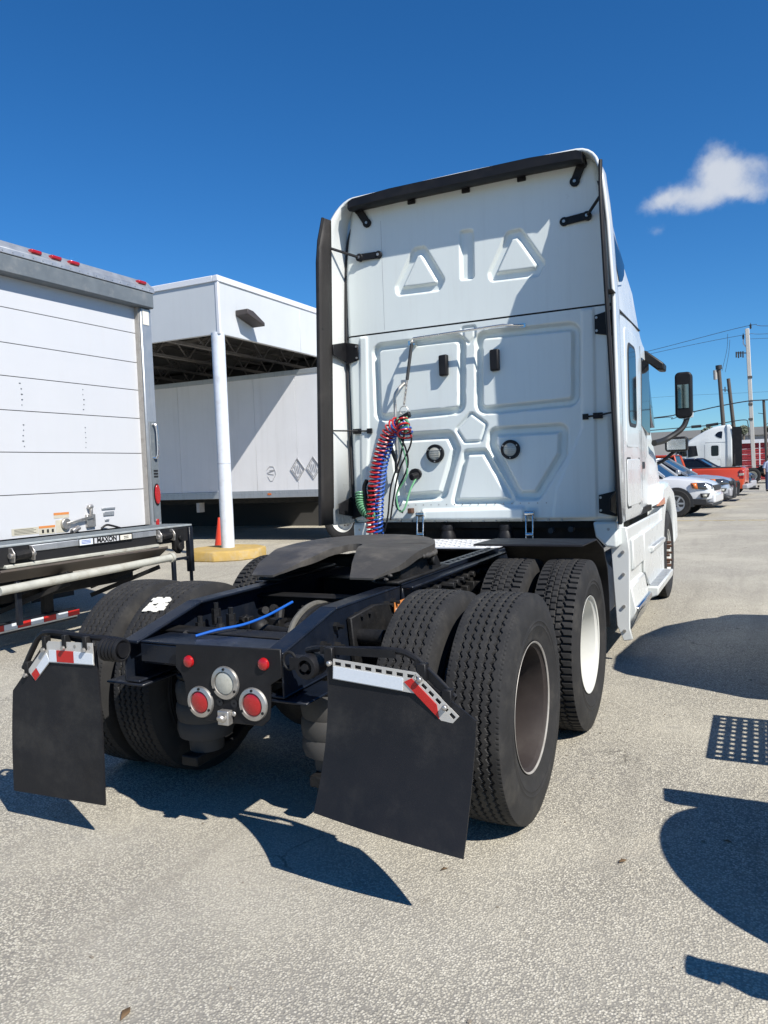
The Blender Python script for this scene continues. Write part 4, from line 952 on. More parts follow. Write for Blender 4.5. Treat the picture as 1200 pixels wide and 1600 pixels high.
def coil(path, r0, r1, turns, rad, m, nm, ph=0, r_ax=None):
    P = catmull(path, 24); L = [0]
    for a, c in zip(P, P[1:]): L.append(L[-1]+(c-a).length)
    out = []; N = int(turns*14)
    for i in range(N+1):
        t = i/N; s_ = t*L[-1]
        k = max(j for j in range(len(L)) if L[j] <= s_+1e-9); k = min(k, len(P)-2)
        u = (s_-L[k])/max(1e-6, L[k+1]-L[k]); p = lerp(P[k], P[k+1], u); d = (P[k+1]-P[k]).normalized()
        x = Vector((1, 0, 0)); x = (x-d*x.dot(d)).normalized(); y = d.cross(x); a = 2*PI*turns*t+ph; rr_ = lerp(r0, r1, t)
        out.append(p+x*rr_*math.cos(a)+y*rr_*math.sin(a)+Vector((0, 0, .012*math.sin(a))))
    return B().tube(out, rad, n=6).build(nm, m, T)
y0 = YB-.20
coil([(-.905, y0, 1.08), (-.885, y0, 1.35), (-.845, y0, 1.60), (-.775, y0, 1.82), (-.69, y0, 1.97), (-.60, y0-.02, 2.02)], .044, .056, 26, .0085, 'hosered', 'air_hose')
coil([(-.86, y0+.02, 1.08), (-.845, y0+.02, 1.35), (-.81, y0+.02, 1.60), (-.745, y0+.02, 1.82), (-.665, y0+.02, 1.96), (-.57, y0, 2.03)], .048, .05, 29, .0085, 'hoseblue', 'air_hose')
coil([(-.56, y0-.03, 2.04), (-.54, y0-.05, 1.96), (-.53, y0-.06, 1.90)], .05, .06, 3, .0085, 'hosered', 'air_hose')
coil([(-.55, y0-.02, 2.0), (-.53, y0-.02, 1.93)], .05, .055, 2, .0085, 'hoseblue', 'air_hose')
coil([(-1.01, y0, 1.44), (-1.0, y0, 1.33), (-.94, y0, 1.25), (-.84, y0, 1.24)], .034, .034, 14, .0085, 'hosegreen', 'power_cable')
B().tube(catmull([(-.60, y0-.04, 2.06), (-.55, y0-.06, 1.98), (-.50, y0-.05, 2.02), (-.54, y0-.04, 2.06)], 5), .012).build('power_cable', 'hosegreen', T)
B().tube(catmull([(-.52, y0-.03, 2.07), (-.50, y0-.05, 1.98), (-.53, y0-.04, 1.94)], 5), .010).build('power_cable', 'hosegreen', T)
for k, pts in enumerate(([(-.55, y0, 1.98), (-.60, y0, 1.75), (-.70, y0, 1.5), (-.74, y0, 1.25), (-.78, y0, 1.1)], [(-.52, y0, 1.98), (-.50, y0, 1.85), (-.62, y0, 1.62), (-.68, y0, 1.4), (-.72, y0, 1.2)], [(-.62, y0, 1.95), (-.55, y0, 1.8), (-.54, y0, 1.65), (-.64, y0, 1.45), (-.66, y0, 1.32), (-.60, y0, 1.26)])):
    B().tube(catmull(pts, 8), .008).build('cable', 'black', T)
B().tube(catmull([(-.63, y0, 1.95), (-.56, y0, 1.75), (-.55, y0, 1.58), (-.65, y0, 1.42), (-.63, y0, 1.28), (-.58, y0, 1.30), (-.55, y0+.06, 1.45), (-.53, YB-.04, 1.56)], 8), .008).build('trailer_cable', 'hosegreen', T)
b = B(); b.prism([(-.555+.06*math.cos(R(a)), 1.585+.05*math.sin(R(a))) for a in range(0, 360, 30)], 'y', YB+.03, YB-.02); b.cyl((-.53, YB-.02, 1.575), (-.56, YB-.09, 1.56), .03); b.build('socket', 'black', T, bevel=.005)
b = B(); b.tube(catmull([(-.635, YB+.02, 2.385), (-.655, YB-.05, 2.34), (-.69, YB-.08, 2.27), (-.692, YB-.08, 2.15), (-.69, YB-.08, 1.7), (-.70, YB-.06, 1.62)], 7), .014); b.box(-.66, -.61, YB+.0, YB+.05, 2.36, 2.41); b.build('hose_pole', 'steel', T)
b = B(); b.tube(catmull([(-.93, y0, 1.55), (-.96, y0, 1.48), (-.94, y0, 1.35), (-.90, y0, 1.28)], 6), .02); b.cyl((-.90, y0, 1.50), (-.89, y0, 1.36), .028); b.build('gladhand', 'black', T)
B().tube([(-.735, y0+.01, 1.93), (-.70, YB-.08, 1.70), (-.70, YB-.08, 1.6)], .018).build('grip_handle', 'trim', T)
B().box(-.80, -.69, YB-.0, YB-.0025, 1.955, 1.985).build('warning_strip', 'paper', T)
text('warning_text', 'WARNING', .024, 'redtape', T, Matrix.Translation((-.745, YB-.004, 1.97)) @ Matrix.Rotation(PI/2, 4, 'X'))
B().box(-.62, -.58, YB-.06, YB+.0, 1.245, 1.29).build('hose_anchor', 'rust', T, bevel=.004)
# cab suspension: chrome hangers and rubber bellows
for x in (-.51, .455):
    b = B()
    for dx in (-.028, .028): b.prism([(YB-.06, 1.03), (YB-.02, 1.03), (YB-.005, 1.24), (YB-.025, 1.26), (YB-.045, 1.22)], 'x', x+dx-.006, x+dx+.006)
    b.cyl((x-.04, YB-.03, 1.235), (x+.04, YB-.03, 1.235), .022); b.cyl((x-.034, YB-.04, 1.06), (x+.034, YB-.04, 1.06), .02); hg = b.build('cab_hanger', 'bright', T, bevel=.003)
    B().cyl((x, YB-.04, 1.05), (x, YB-.02, .93), .03).build('damper', 'black', hg)
for x in (-.28, .235):
    b = B(); b.lathe([(.02, 1.14), (.05, 1.14), (.056, 1.11), (.05, 1.09), (.066, 1.05), (.072, .98), (.06, .95), (.02, .95)], (x, YB+.02, 0), 'z', 20); b.build('cab_air_spring', 'black', T)
b = B(); b.bar((CX-.5, YB+.02, .93), (CX+.9, YB+.02, .93), .1, .06); b.box(CX-1.0, CX+1.0, YB+.30, YB+.33, .62, 1.12); b.build('cab_cross_beam', 'chassis', T, bevel=.005)
b = B()
for x, z in ((.62, 1.09), (.78, 1.10), (.70, .98)): b.cyl((x, YB+.05, z), (x, YB-.02, z), .022, n=10)
b.build('grommet', 'trim', T)

# ------------------------------------------------------------------ box truck with lift gate on the left
BT = thing('box_truck', 'white box truck at the left edge, rear door shut and grey lift gate folded', 'box truck', (-4.5, 2.65, 0))
def bt(b, nm, m, par=None, **k):
    b.v = [(v[0]+4.5, v[1]-2.65, v[2]) for v in b.v] if par is None else [(v[0]+4.5, v[1]-2.65, v[2]) for v in b.v]
    return b.build(nm, m, par or BT, **k)
body = bt(B().box(-11.5, -4.66, 1.26, 3.90, 1.02, 4.0), 'cargo_box', 'white', bevel=.01)
zs_ = [1.085, 1.525, 1.955, 2.375, 2.715, 3.045, 3.395, 3.72]
dp = []
for a, c in zip(zs_, zs_[1:]):
    b = B(); b.box(-4.60, -4.585, 1.44, 3.715, a+.004, c-.004)
    for yy in (1.46, 3.695): b.box(-4.585, -4.5835, yy-.012, yy+.012, a+.01, c-.01)
    p = bt(b, 'door_panel', 'panelwhite', bevel=.003); dp.append(p)
    if not 1.9 < a < 2.4: continue
    b = B(); rnd = random.Random(int(a*100))
    for yy in (2.05, 2.85):
        for k in range(5): b.cyl((-4.586, yy+rnd.uniform(-.02, .02), a+.06+k*.055), (-4.5815, yy, a+.06+k*.055), .006, n=6)
    o_ = bt(b, 'rivet', 'grey', p); o_['kind'] = 'stuff'
bt(B().box(-4.64, -4.605, 1.40, 3.74, 1.05, 3.75), 'door_backing', 'caulk')
for y0_, y1_ in ((1.26, 1.44), (3.718, 3.90)):
    b = B(); b.box(-4.66, -4.50, y0_, y1_, 1.04, 3.70); bt(b, 'rear_post', 'alu', bevel=.012)
    b = B(); s = 1 if y0_ > 2 else -1; inn = y0_ if s > 0 else y1_
    b.box(-4.60, -4.52, inn-.012*s-.006, inn-.012*s+.006, 1.09, 3.70); bt(b, 'door_track', 'flange')
bt(B().box(-4.66, -4.445, 1.26, 3.90, 3.702, 3.885), 'header', 'grey', bevel=.012)
b = B(); b.prism([(-4.72, 4.045), (-4.56, 4.045), (-4.45, 3.945), (-4.438, 3.886), (-4.72, 3.886)], 'y', 1.24, 3.92); tr = bt(b, 'top_rail', 'alu', bevel=.006)
b = B()
for k in range(22): yy = 1.35+k*.118; b.cyl((-4.46, yy, 3.915), (-4.437, yy, 3.915), .008, n=6)
bt(b, 'rivet', 'alu', tr)['kind'] = 'stuff'
for yy in (2.24, 2.49, 2.73, 3.74):
    b = B(); b.box(-4.52, -4.455, yy-.065, yy+.065, 3.972, 4.012); bt(b, 'marker_light', 'red', bevel=.012, seg=2)
# right post fittings
b = B(); b.tube(catmull([(-4.50, 3.80, 2.30), (-4.455, 3.82, 2.30), (-4.44, 3.83, 2.22), (-4.44, 3.83, 1.98), (-4.455, 3.82, 1.90), (-4.50, 3.80, 1.90)], 6), .014); bt(b, 'grab_handle', 'bright')
bt(B().box(-4.498, -4.493, 3.77, 3.86, 2.07, 2.17), 'reflector_label', 'paper')
bt(B().box(-4.499, -4.494, 3.75, 3.85, 3.5, 3.68), 'post_label', 'paper')
bt(B().box(-4.499, -4.49, 3.76, 3.88, 1.12, 2.34), 'post_plate', 'grey', bevel=.004)
b = B(); b.prism([(3.825+.045*math.cos(R(a)), 1.45+.12*math.sin(R(a))) for a in range(0, 360, 20)], 'x', -4.49, -4.468); bt(b, 'tail_light', 'red', bevel=.008, seg=2)
b = B(); b.prism([(3.825+.055*math.cos(R(a)), 1.45+.135*math.sin(R(a))) for a in range(0, 360, 20)], 'x', -4.491, -4.482); bt(b, 'tail_light_gasket', 'black')
for k in range(3): bt(B().box(-4.491, -4.485, 3.79, 3.86, 1.66+k*.035, 1.68+k*.035), 'vent_slot', 'caulk')
bt(B().box(-4.50, -4.484, 3.79, 3.84, 1.07, 1.15), 'side_reflector', 'red', bevel=.004)
# door latch, labels
def lab(y0_, y1_, z0_, z1_, m, x=-4.5825): return bt(B().box(x-.0015, x, y0_, y1_, z0_, z1_), 'warning_label', m)
lab(1.84, 2.16, 1.115, 1.185, 'label'); lab(2.165, 2.37, 1.10, 1.19, 'label'); lab(2.165, 2.37, 1.165, 1.188, 'orange', -4.5815); lab(2.36, 2.56, 1.255, 1.305, 'label'); lab(2.36, 2.56, 1.29, 1.315, 'orange', -4.5815); lab(2.38, 2.52, 1.10, 1.235, 'label')
for k in range(4):
    o_ = bt(B().box(-4.582, -4.5812, 1.87, 1.87+.26*(1-.12*(k % 2)), 1.128+k*.014, 1.132+k*.014), 'label_print', 'ink'); 
for yy in (2.20, 2.262, 2.324): bt(B().box(-4.582, -4.5805, yy, yy+.025, 1.115, 1.15), 'label_print', 'ink')
b = B(); b.cyl((-4.584, 2.50, 1.19), (-4.55, 2.50, 1.19), .06, n=16); b.bar((-4.55, 2.50, 1.19), (-4.54, 2.86, 1.245), .02, .03); b.box(-4.585, -4.55, 2.78, 2.90, 1.13, 1.27); b.bar((-4.55, 2.84, 1.24), (-4.55, 2.84, 1.36), .03, .03); b.cyl((-4.55, 2.80, 1.35), (-4.55, 2.86, 1.36), .025, n=8); b.cyl((-4.55, 2.56, 1.10), (-4.55, 2.66, 1.14), .03, n=8); bt(b, 'door_latch', 'steel', bevel=.004)
b = B(); b.box(-4.584, -4.57, 3.02, 3.22, 1.31, 1.33); b.box(-4.584, -4.57, 3.04, 3.20, 1.24, 1.285); b.box(-4.584, -4.57, 3.06, 3.12, 1.18, 1.20); bt(b, 'door_handle', 'alu', bevel=.003)
b = B(); b.tube(catmull([(-4.56, 2.98, 1.10), (-4.54, 3.04, 1.135), (-4.53, 3.12, 1.12), (-4.53, 3.24, 1.085)], 6), .012); bt(b, 'pull_strap', 'black')
# lift gate
LG = bt(B().box(-4.52, -4.10, 1.16, 3.98, 1.052, 1.075), 'lift_platform', 'liftgrey', bevel=.006)
def lg(b, nm, m, **k): return bt(b, nm, m, LG, **k)
for k in range(9): lg(B().box(-4.50+k*.043, -4.485+k*.043, 1.2, 3.94, 1.0752, 1.081), 'platform_rib', 'grey')
lg(B().box(-4.13, -4.085, 1.64, 3.345, .985, 1.048), 'platform_edge', 'alu', bevel=.006)
lg(B().box(-4.5, -4.10, 1.2, 3.9, .88, 1.05), 'platform_gap_dark', 'caulk')  # black block stands in for the shaded gap below the platform edge
b = B(); b.box(-4.16, -4.06, 1.36, 3.36, .855, .89); lg(b, 'ramp_edge', 'pipe', bevel=.008)
b = B(); b.prism([(-4.07, .852), (-4.06, .83), (-4.22, .715), (-4.24, .735)], 'y', 1.30, 3.50); lg(b, 'ramp_plate', 'rampbrown', bevel=.003)
b = B(); b.cyl((-4.04, 1.25, .67), (-4.04, 3.52, .715), .042, n=18); b.cyl((-4.04, 3.5, .714), (-4.04, 3.54, .716), .055, n=18); lg(b, 'roller_pipe', 'pipe')
for y0_ in (1.42, 3.36):
    b = B(); b.prism([(-4.11, .91), (-4.03, .91), (-4.02, .99), (-4.06, 1.045), (-4.11, 1.045)], 'y', y0_, y0_+.012); b.prism([(-4.11, .91), (-4.03, .91), (-4.02, .99), (-4.06, 1.045), (-4.11, 1.045)], 'y', y0_+.22, y0_+.232); b.cyl((-4.07, y0_-.02, .97), (-4.07, y0_+.26, .97), .026); lg(b, 'hinge_bracket', 'steel', bevel=.003)
    b = B(); N = 150; b.tube([(-4.07+.04*math.cos(i*.7), y0_+.03+.17*i/N, .97+.04*math.sin(i*.7)) for i in range(N)], .007, n=5); lg(b, 'torsion_spring', 'chassis')
b = B(); b.prism([(3.62, 1.04), (3.78, 1.04), (3.78, .80), (3.70, .74), (3.62, .80)], 'x', -4.12, -4.06); b.cyl((-4.06, 3.68, .83), (-4.02, 3.68, .83), .045); b.cyl((-4.06, 3.70, .93), (-4.03, 3.70, .93), .03); lg(b, 'hinge_bracket', 'chassis', bevel=.004)
for yy in (1.20, 3.93):
    b = B(); b.box(-4.14, -4.07, yy-.04, yy+.03, .50, 1.045); b.box(-4.12, -4.09, yy-.02, yy+.02, .27, .50); lg(b, 'guide_post', 'frame', bevel=.005)
    s = 1 if yy > 2 else -1
    b = B(); b.box(-4.13, -4.09, yy-s*.30-.025, yy-s*.30+.025, .31, .72); b.box(-4.125, -4.095, min(yy, yy-s*.30), max(yy, yy-s*.30), .66, .69); lg(b, 'guide_post', 'frame', bevel=.004)
for yy in (1.75, 3.05):
    for dz in (0, .10):
        b = B(); b.bar((-4.12, yy+.35, .72-dz), (-4.85, yy, .42-dz), .05, .05); lg(b, 'lift_arm', 'chassis', bevel=.004)
lg(B().box(-4.082, -4.078, 2.22, 2.96, .982, 1.05), 'name_plate', 'ink')
lg(B().box(-4.0795, -4.0765, 2.42, 2.76, .988, 1.044), 'name_plate_face', 'panelwhite')
lg(B().box(-4.0795, -4.0765, 2.225, 2.40, .986, 1.046), 'name_plate_label', 'whitetape')
lg(B().box(-4.0795, -4.0765, 2.78, 2.945, .990, 1.042), 'name_plate_label', 'paper')
text('brand_lettering', 'MAXON', .070, 'ink', LG, Matrix.Translation((.4245, -.06, 1.016)) @ Matrix(((0, 0, 1, 0), (1.05, 0, 0, 0), (0, 1, 0, 0), (0, 0, 0, 1))), .0008)
for k in range(3): lg(B().box(-4.0762, -4.0758, 2.25, 2.37, 1.0+k*.014, 1.006+k*.014), 'label_print', 'hoseblue')
for k in range(2): lg(B().box(-4.0762, -4.0758, 2.83, 2.90, 1.002+k*.018, 1.010+k*.018), 'label_print', 'ink')
# underride bar with red and white tape, chassis
UB = bt(B().box(-4.56, -4.50, 1.15, 2.52, .165, .285), 'underride_bar', 'frame', bevel=.006)
y_ = 1.16; k = 0
while y_ < 2.45:
    w_ = .155
    bt(B().box(-4.4995, -4.497, y_, y_+w_-.004, .205, .262), 'tape_block', 'redtape' if k % 2 == 0 else 'whitetape', UB); y_ += w_; k += 1
bt(B().box(-4.4995, -4.4975, 1.15, 2.52, .188, .203), 'tape_line', 'paper', UB)
for yy in (1.55, 2.2): bt(B().box(-4.60, -4.54, yy-.06, yy+.06, .20, .95), 'underride_support', 'chassis', bevel=.005)
bt(B().box(-4.80, -4.62, 1.5, 3.5, .45, .62), 'lift_cross_tube', 'chassis', bevel=.01)
for yy in (2.15, 3.0): bt(B().box(-11, -4.6, yy-.04, yy+.04, .70, 1.0), 'chassis_rail', 'chassis')
for yy in (1.35, 1.70, 3.47, 3.82):
    w = bpy.data.objects.new('tyre', TY['block']); COL.objects.link(w); w.parent = BT; w.location = (-2.6, yy-2.65, .515); w.rotation_euler = (0, 0, PI/2)
    bt(B().cyl((-7.1, yy-.08, .515), (-7.1, yy+.08, .515), .285, n=24), 'wheel_rim', 'hub')
bt(B().box(-6.05, -6.03, 1.3, 1.95, .15, .95), 'mud_flap', 'flap'); bt(B().box(-6.05, -6.03, 3.2, 3.85, .15, .95), 'mud_flap', 'flap')

# ------------------------------------------------------------------ loading canopy
CA = thing('loading_canopy', 'white flat-roofed loading canopy on a round post, open steel joists beneath', 'canopy', (-7.55, 9.16, 0))
def ca(b, nm, m, par=None, **k):
    b.v = [(v[0]+7.55, v[1]-9.16, v[2]) for v in b.v]; return b.build(nm, m, par or CA, **k)
X1, Y1 = -7.54, 9.16
for k in range(5):
    ca(B().box(X1-.08, X1, Y1+k*3.05+(.0 if k else .012), Y1+(k+1)*3.05-.006, 4.525, 5.56), 'fascia_panel', 'fascia', bevel=.004)
for k in range(5):
    ca(B().box(X1-.012-(k+1)*3.05+.006, X1-.012-k*3.05, Y1, Y1+.08, 4.525, 5.56), 'fascia_panel', 'fascia', bevel=.004)
b = B(); b.box(X1-.10, X1+.03, Y1-.03, Y1+15.3, 5.56, 5.68); ca(b, 'coping', 'roofwhite', bevel=.008)
b = B(); b.box(X1-15.3, X1-.102, Y1-.03, Y1+.10, 5.56, 5.68); ca(b, 'coping', 'roofwhite', bevel=.008)
ca(B().box(X1-.05, X1+.014, Y1-.014, Y1+.05, 4.52, 5.558), 'corner_trim', 'roofwhite', bevel=.004)
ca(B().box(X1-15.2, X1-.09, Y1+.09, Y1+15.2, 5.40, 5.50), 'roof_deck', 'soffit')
for k in range(8):
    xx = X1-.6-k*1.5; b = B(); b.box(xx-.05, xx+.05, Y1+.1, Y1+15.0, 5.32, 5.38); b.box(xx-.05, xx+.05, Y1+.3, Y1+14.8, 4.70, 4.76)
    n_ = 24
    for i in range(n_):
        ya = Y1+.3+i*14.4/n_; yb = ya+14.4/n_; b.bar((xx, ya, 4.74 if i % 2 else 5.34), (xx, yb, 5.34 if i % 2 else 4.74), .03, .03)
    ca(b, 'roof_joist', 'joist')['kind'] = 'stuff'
for k in range(5): ca(B().box(X1-12, X1-.2, Y1+.9+k*3-.04, Y1+.9+k*3+.04, 5.30, 5.36), 'purlin', 'joist')
ca(B().box(X1-12, X1-.2, Y1+.10, Y1+.24, 4.56, 4.90), 'edge_beam', 'joist')
ca(B().box(X1-.24, X1-.10, Y1+.26, Y1+15, 4.56, 4.90), 'edge_beam', 'joist')
colm = ca(B().cyl((X1-.12, Y1+.1, .20), (X1-.12, Y1+.1, 4.56), .135, n=32), 'column', 'post')
ca(B().cyl((X1-.12, Y1+.1, 1.92), (X1-.12, Y1+.1, 1.926), .137, n=32), 'column_joint', 'alu', colm)
b = B(); b.lathe([(.01, 0), (.80, 0), (.80, .17), (.775, .205), (.01, .21)], (X1-.12, Y1+.05, 0), 'z', 10); ca(b, 'footing', 'yellow', bevel=.02, seg=2)
b = B(); b.prism([(Y1+.55, 4.96), (Y1+1.15, 4.80), (Y1+1.15, 4.88), (Y1+.75, 5.06), (Y1+.55, 5.08)], 'x', X1+.002, X1+.32); ca(b, 'wall_light', 'bronze', bevel=.02, seg=2)
for k in range(3): ca(B().cyl((X1-12.5, Y1+1+k*6, 0), (X1-12.5, Y1+1+k*6, 4.56), .135, n=20), 'column', 'post')
ca(B().cyl((X1-.3, Y1+12.5, 0), (X1-.3, Y1+12.5, 4.56), .135, n=20), 'column', 'post')
WH = thing('warehouse', 'dock wall added behind the white semi trailer, coloured dark for the canopy shade', 'warehouse', (-18, 15.2, 0))
b = B(); b.box(-16, 10.3, 2.6, 14, 0, 5.3); wb = b.build('wall', 'wallshade', WH)  # added as a dark backing so the space under the trailer reads black
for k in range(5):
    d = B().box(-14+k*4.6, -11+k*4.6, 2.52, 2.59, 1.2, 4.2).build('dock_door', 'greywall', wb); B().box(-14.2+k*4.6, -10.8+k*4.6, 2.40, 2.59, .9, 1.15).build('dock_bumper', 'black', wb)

# ------------------------------------------------------------------ semi trailer under the canopy
ST = thing('semi_trailer', 'long white semi trailer parked sideways beneath the canopy, half in its shade', 'trailer', (-12, 13.9, 0))
TX0, TX1, TY0, TY1 = -19.0, -4.6, 12.6, 15.2
def st_(b, nm, m, par=None, **k):
    b.v = [(v[0]+12, v[1]-13.9, v[2]) for v in b.v]; return b.build(nm, m, par or ST, **k)
st_(B().box(TX0, TX1, TY0+.03, TY1, 1.15, 4.15), 'trailer_body', 'trailer', bevel=.02)
x = TX0; k = 0
while x < TX1-.01:
    st_(B().box(x+.003, min(TX1, x+1.22)-.003, TY0+.008, TY0+.03, 1.28, 4.08), 'side_panel', 'trailer', bevel=.003)
    b = B()
    for i in range(36): b.cyl((x, TY0+.008, 1.32+i*.077), (x, TY0+.003, 1.32+i*.077), .008, n=5)
    st_(b, 'rivet', 'trailer')['kind'] = 'stuff'
    x += 1.22
st_(B().box(TX0, TX1, TY0-.01, TY0+.03, 4.08, 4.20), 'top_rail', 'alu', bevel=.006)
BR = st_(B().box(TX0, TX1, TY0-.012, TY0+.03, 1.10, 1.28), 'bottom_rail', 'alu', bevel=.006)
b = B()
for i in range(110): b.cyl((TX0+.05+i*.13, TY0-.012, 1.22), (TX0+.05+i*.13, TY0-.02, 1.22), .014, n=6)
st_(b, 'rivet', 'alu', BR)['kind'] = 'stuff'
st_(B().box(-8.93, -8.82, TY0-.024, TY0-.012, 1.165, 1.215), 'marker_light', 'amber', bevel=.004)
for cx_, cz_ in ((-8.02, 1.78), (-7.57, 1.80)):
    b = B(); o4 = [(cx_, cz_+.27), (cx_+.20, cz_), (cx_, cz_-.27), (cx_-.20, cz_)]
    for a, c in zip(o4, o4[1:]+o4[:1]): b.bar((a[0], TY0, a[1]), (c[0], TY0, c[1]), .012, .022, up=(0, 1, 0))
    i4 = [(cx_+(a-cx_)*.78, cz_+(c-cz_)*.78) for a, c in o4]
    for a, c in zip(i4, i4[1:]+i4[:1]): b.bar((a[0], TY0+.002, a[1]), (c[0], TY0+.002, c[1]), .008, .012, up=(0, 1, 0))
    for q in range(4): b.bar((cx_+(-.1+.05*q), TY0+.002, cz_+.10), (cx_+(-.05+.05*q), TY0+.002, cz_-.10), .006, .010, up=(0, 1, 0))
    st_(b, 'placard_frame', 'diamond')
b = B(); cx_, cz_ = -8.79, 1.72
for pts in ([(-.14, .08), (-.05, .16), (.06, .15), (.10, .06), (-.14, .0)], [(.10, .06), (.12, -.04), (.02, -.20), (-.05, -.20), (-.12, -.08)], [(-.12, -.02), (.06, -.05)], [(-.06, .06), (.08, .06)]):
    b.tube([(cx_+a, TY0+.004, cz_+c) for a, c in pts], .007, n=6)
st_(b, 'placard_frame', 'diamond')
for ax_ in (-6.9, -5.6):
    for yy in (12.85, 14.95):
        w = copy_tree(WPROTO, ST); w.location = (ax_+12, yy-13.9, .513); w.rotation_euler = (0, 0, -PI/2 if yy < 13.9 else PI/2)
    st_(B().cyl((ax_, 12.8, .51), (ax_, 15, .51), .07), 'axle', 'chassis')
st_(B().box(TX0+.2, TX1-.2, 13.2, 14.6, .95, 1.12), 'underframe', 'chassis')
for yy in (12.9, 14.9):
    b = B(); b.box(-17.2, -17.0, yy-.08, yy+.08, .1, 1.1); b.box(-17.3, -16.9, yy-.15, yy+.15, .02, .10); st_(b, 'landing_gear', 'chassis')
st_(B().box(-11.3, -11.2, 12.7, 12.9, .75, 1.0), 'tool_box', 'greywall')
TCn = thing('traffic_cone', 'plain red traffic cone behind the yellow post footing', 'cone', (-8.95, 10.65, 0))
b = B(); b.lathe([(.001, .74), (.03, .735), (.035, .70), (.14, .04), (.001, .04)], (0, 0, 0), 'z', 24); b.build('cone_body', 'cone', TCn)
B().box(-.19, .19, -.19, .19, 0, .04).build('cone_base', 'cone', TCn, bevel=.015)

# ------------------------------------------------------------------ parked cars on the right
def car(kind, name, label, cat, paint, loc, rz, group=None, guard=False):
    C = thing(name, label, cat, loc, rz, group)
    W = .95
    # local frame: +x forward, origin on the ground below the front axle
    if kind == 'pickup': K = [(-4.95, .62, 1.28, .90), (-4.9, .50, 1.30, .94), (-3.7, .45, 1.31, .95), (-1.75, .45, 1.31, .95), (-.6, .45, 1.17, .95), (.0, .46, 1.14, .94), (.45, .48, 1.08, .91), (.78, .50, 1.00, .84), (.90, .52, .90, .76), (.95, .55, .80, .70)]
    else: K = [(-3.95, .60, 1.10, .84), (-3.9, .50, 1.18, .90), (-2.7, .42, 1.16, .93), (-.7, .42, 1.10, .93), (.0, .44, 1.10, .92), (.45, .46, 1.05, .88), (.75, .48, .97, .80), (.86, .50, .86, .72), (.9, .54, .74, .66)]
    rows = []
    for x, zb, zt, w in K:
        half = [(w*.97, zb), (w, lerp(zb, zt, .35)), (w*.985, lerp(zb, zt, .70)), (w*.93, lerp(zb, zt, .93)), (w*.80, zt), (0, zt+.03)]
        rows.append([(x, a, c) for a, c in half]+[(x, -a, c) for a, c in reversed(half[:-1])])
    rows = [[(rows[0][0][0], 0, .8)]*len(rows[0])] + rows + [[(K[-1][0], 0, .68)]*len(rows[0])]
    body = B().grid(rows).build('body', paint, C, sharp=40)
    # cabin: glass volume with painted roof and pillars
    if kind == 'pickup': cab = [(-2.55, 1.30), (-2.40, 1.84), (-1.2, 1.86), (-.35, 1.17)]; 
    else: cab = [(-3.75, 1.15), (-3.2, 1.66), (-1.3, 1.70), (-.40, 1.12)]
    rows = []
    for (x, z), w in zip(cab, (.80, .70, .68, .80)):
        pass
    def cabsec(sc_, dz, z0=0):
        b = B(); n = len(cab); q = []
        for s in (1, -1): q += [(x, s*((.86 if z < 1.4 else .70)*sc_), z+dz) for x, z in cab]
        b.add(q, [(0, 1, 2, 3), (7, 6, 5, 4), (0, 4, 5, 1), (1, 5, 6, 2), (2, 6, 7, 3)]); return b
    cabsec(1, 0).build('glass', 'glass', C, sharp=20)
    b = B()
    for s in (1, -1):
        P4 = [(x, s*(.865 if z < 1.4 else .705), z+.004) for x, z in cab]
        for a, c in zip(P4, P4[1:]): b.bar(a, c, .05, .07)
        m0 = lerp(cab[0][0], cab[3][0], .52); b.bar((m0, s*.868, 1.22), (m0-.02, s*.71, cab[2][1]-.02), .03, .07)
    b.build('pillar', paint, C)
    (xa, za), (xb, zb_) = cab[1], cab[2]
    B().grid([[(lerp(xa, xb, t), y, lerp(za, zb_, t)+.03+.03*(1-(y/.72)**2)*math.sin(PI*(.15+.7*t))) for y in (-.72, -.5, -.2, .2, .5, .72)] for t in (0, .3, .7, 1)]).build('roof', paint, C, solid=.03)
    rear = -3.7 if kind == 'pickup' else -2.75
    for s in (1, -1):
        for ax in (0, rear):
            R0 = .40
            B().prism([(ax+.50*math.cos(R(a)), .44+.50*math.sin(R(a))) for a in range(0, 181, 12)]+[(ax-.5, .3), (ax+.5, .3)], 'x', 0, 1).v
            b = B(); b.prism([(ax+.47*math.cos(R(a)), .40+.47*math.sin(R(a))) for a in range(-12, 193, 12)], 'y', s*.70, s*(.958 if ax < -1 else .945)); b.build('wheel_arch', 'trim', C)
            b = B(); b.lathe([(.24, -.10), (.37, -.10), (.395, -.08), (.40, 0), (.395, .08), (.37, .10), (.24, .10)], (ax, s*.86, R0), 'y', 28); w = b.build('tyre', 'tyre', C)
            b = B(); b.lathe([(.25, .06), (.24, .09), (.001, .06)] if s > 0 else [(.25, -.06), (.24, -.09), (.001, -.06)], (ax, s*.86, R0), 'y', 20)
            for k in range(6): b.bar((ax, s*.945, R0), (ax+.21*math.cos(k*PI/3), s*.945, R0+.21*math.sin(k*PI/3)), .05, .015, up=(0, 1, 0))
            b.build('wheel_rim', 'alu', w)
    f1 = K[-1][0]
    lowz = K[-1][1]
    # face: grille, lamps, bumper
    B().prism([(-.48, .74), (.48, .74), (.54, .90), (-.54, .90)], 'x', f1-.10, f1+.025).build('grille', 'trim', C, bevel=.02)
    B().box(f1-.25, f1+.06, -.70, .70, lowz-.16, lowz+.12).build('bumper', 'lightgrey' if paint != 'carwhite' else paint, C, bevel=.06, seg=3)
    B().box(f1-.3, f1+.02, -.74, .74, lowz-.26, lowz-.14).build('air_dam', 'trim', C, bevel=.04)
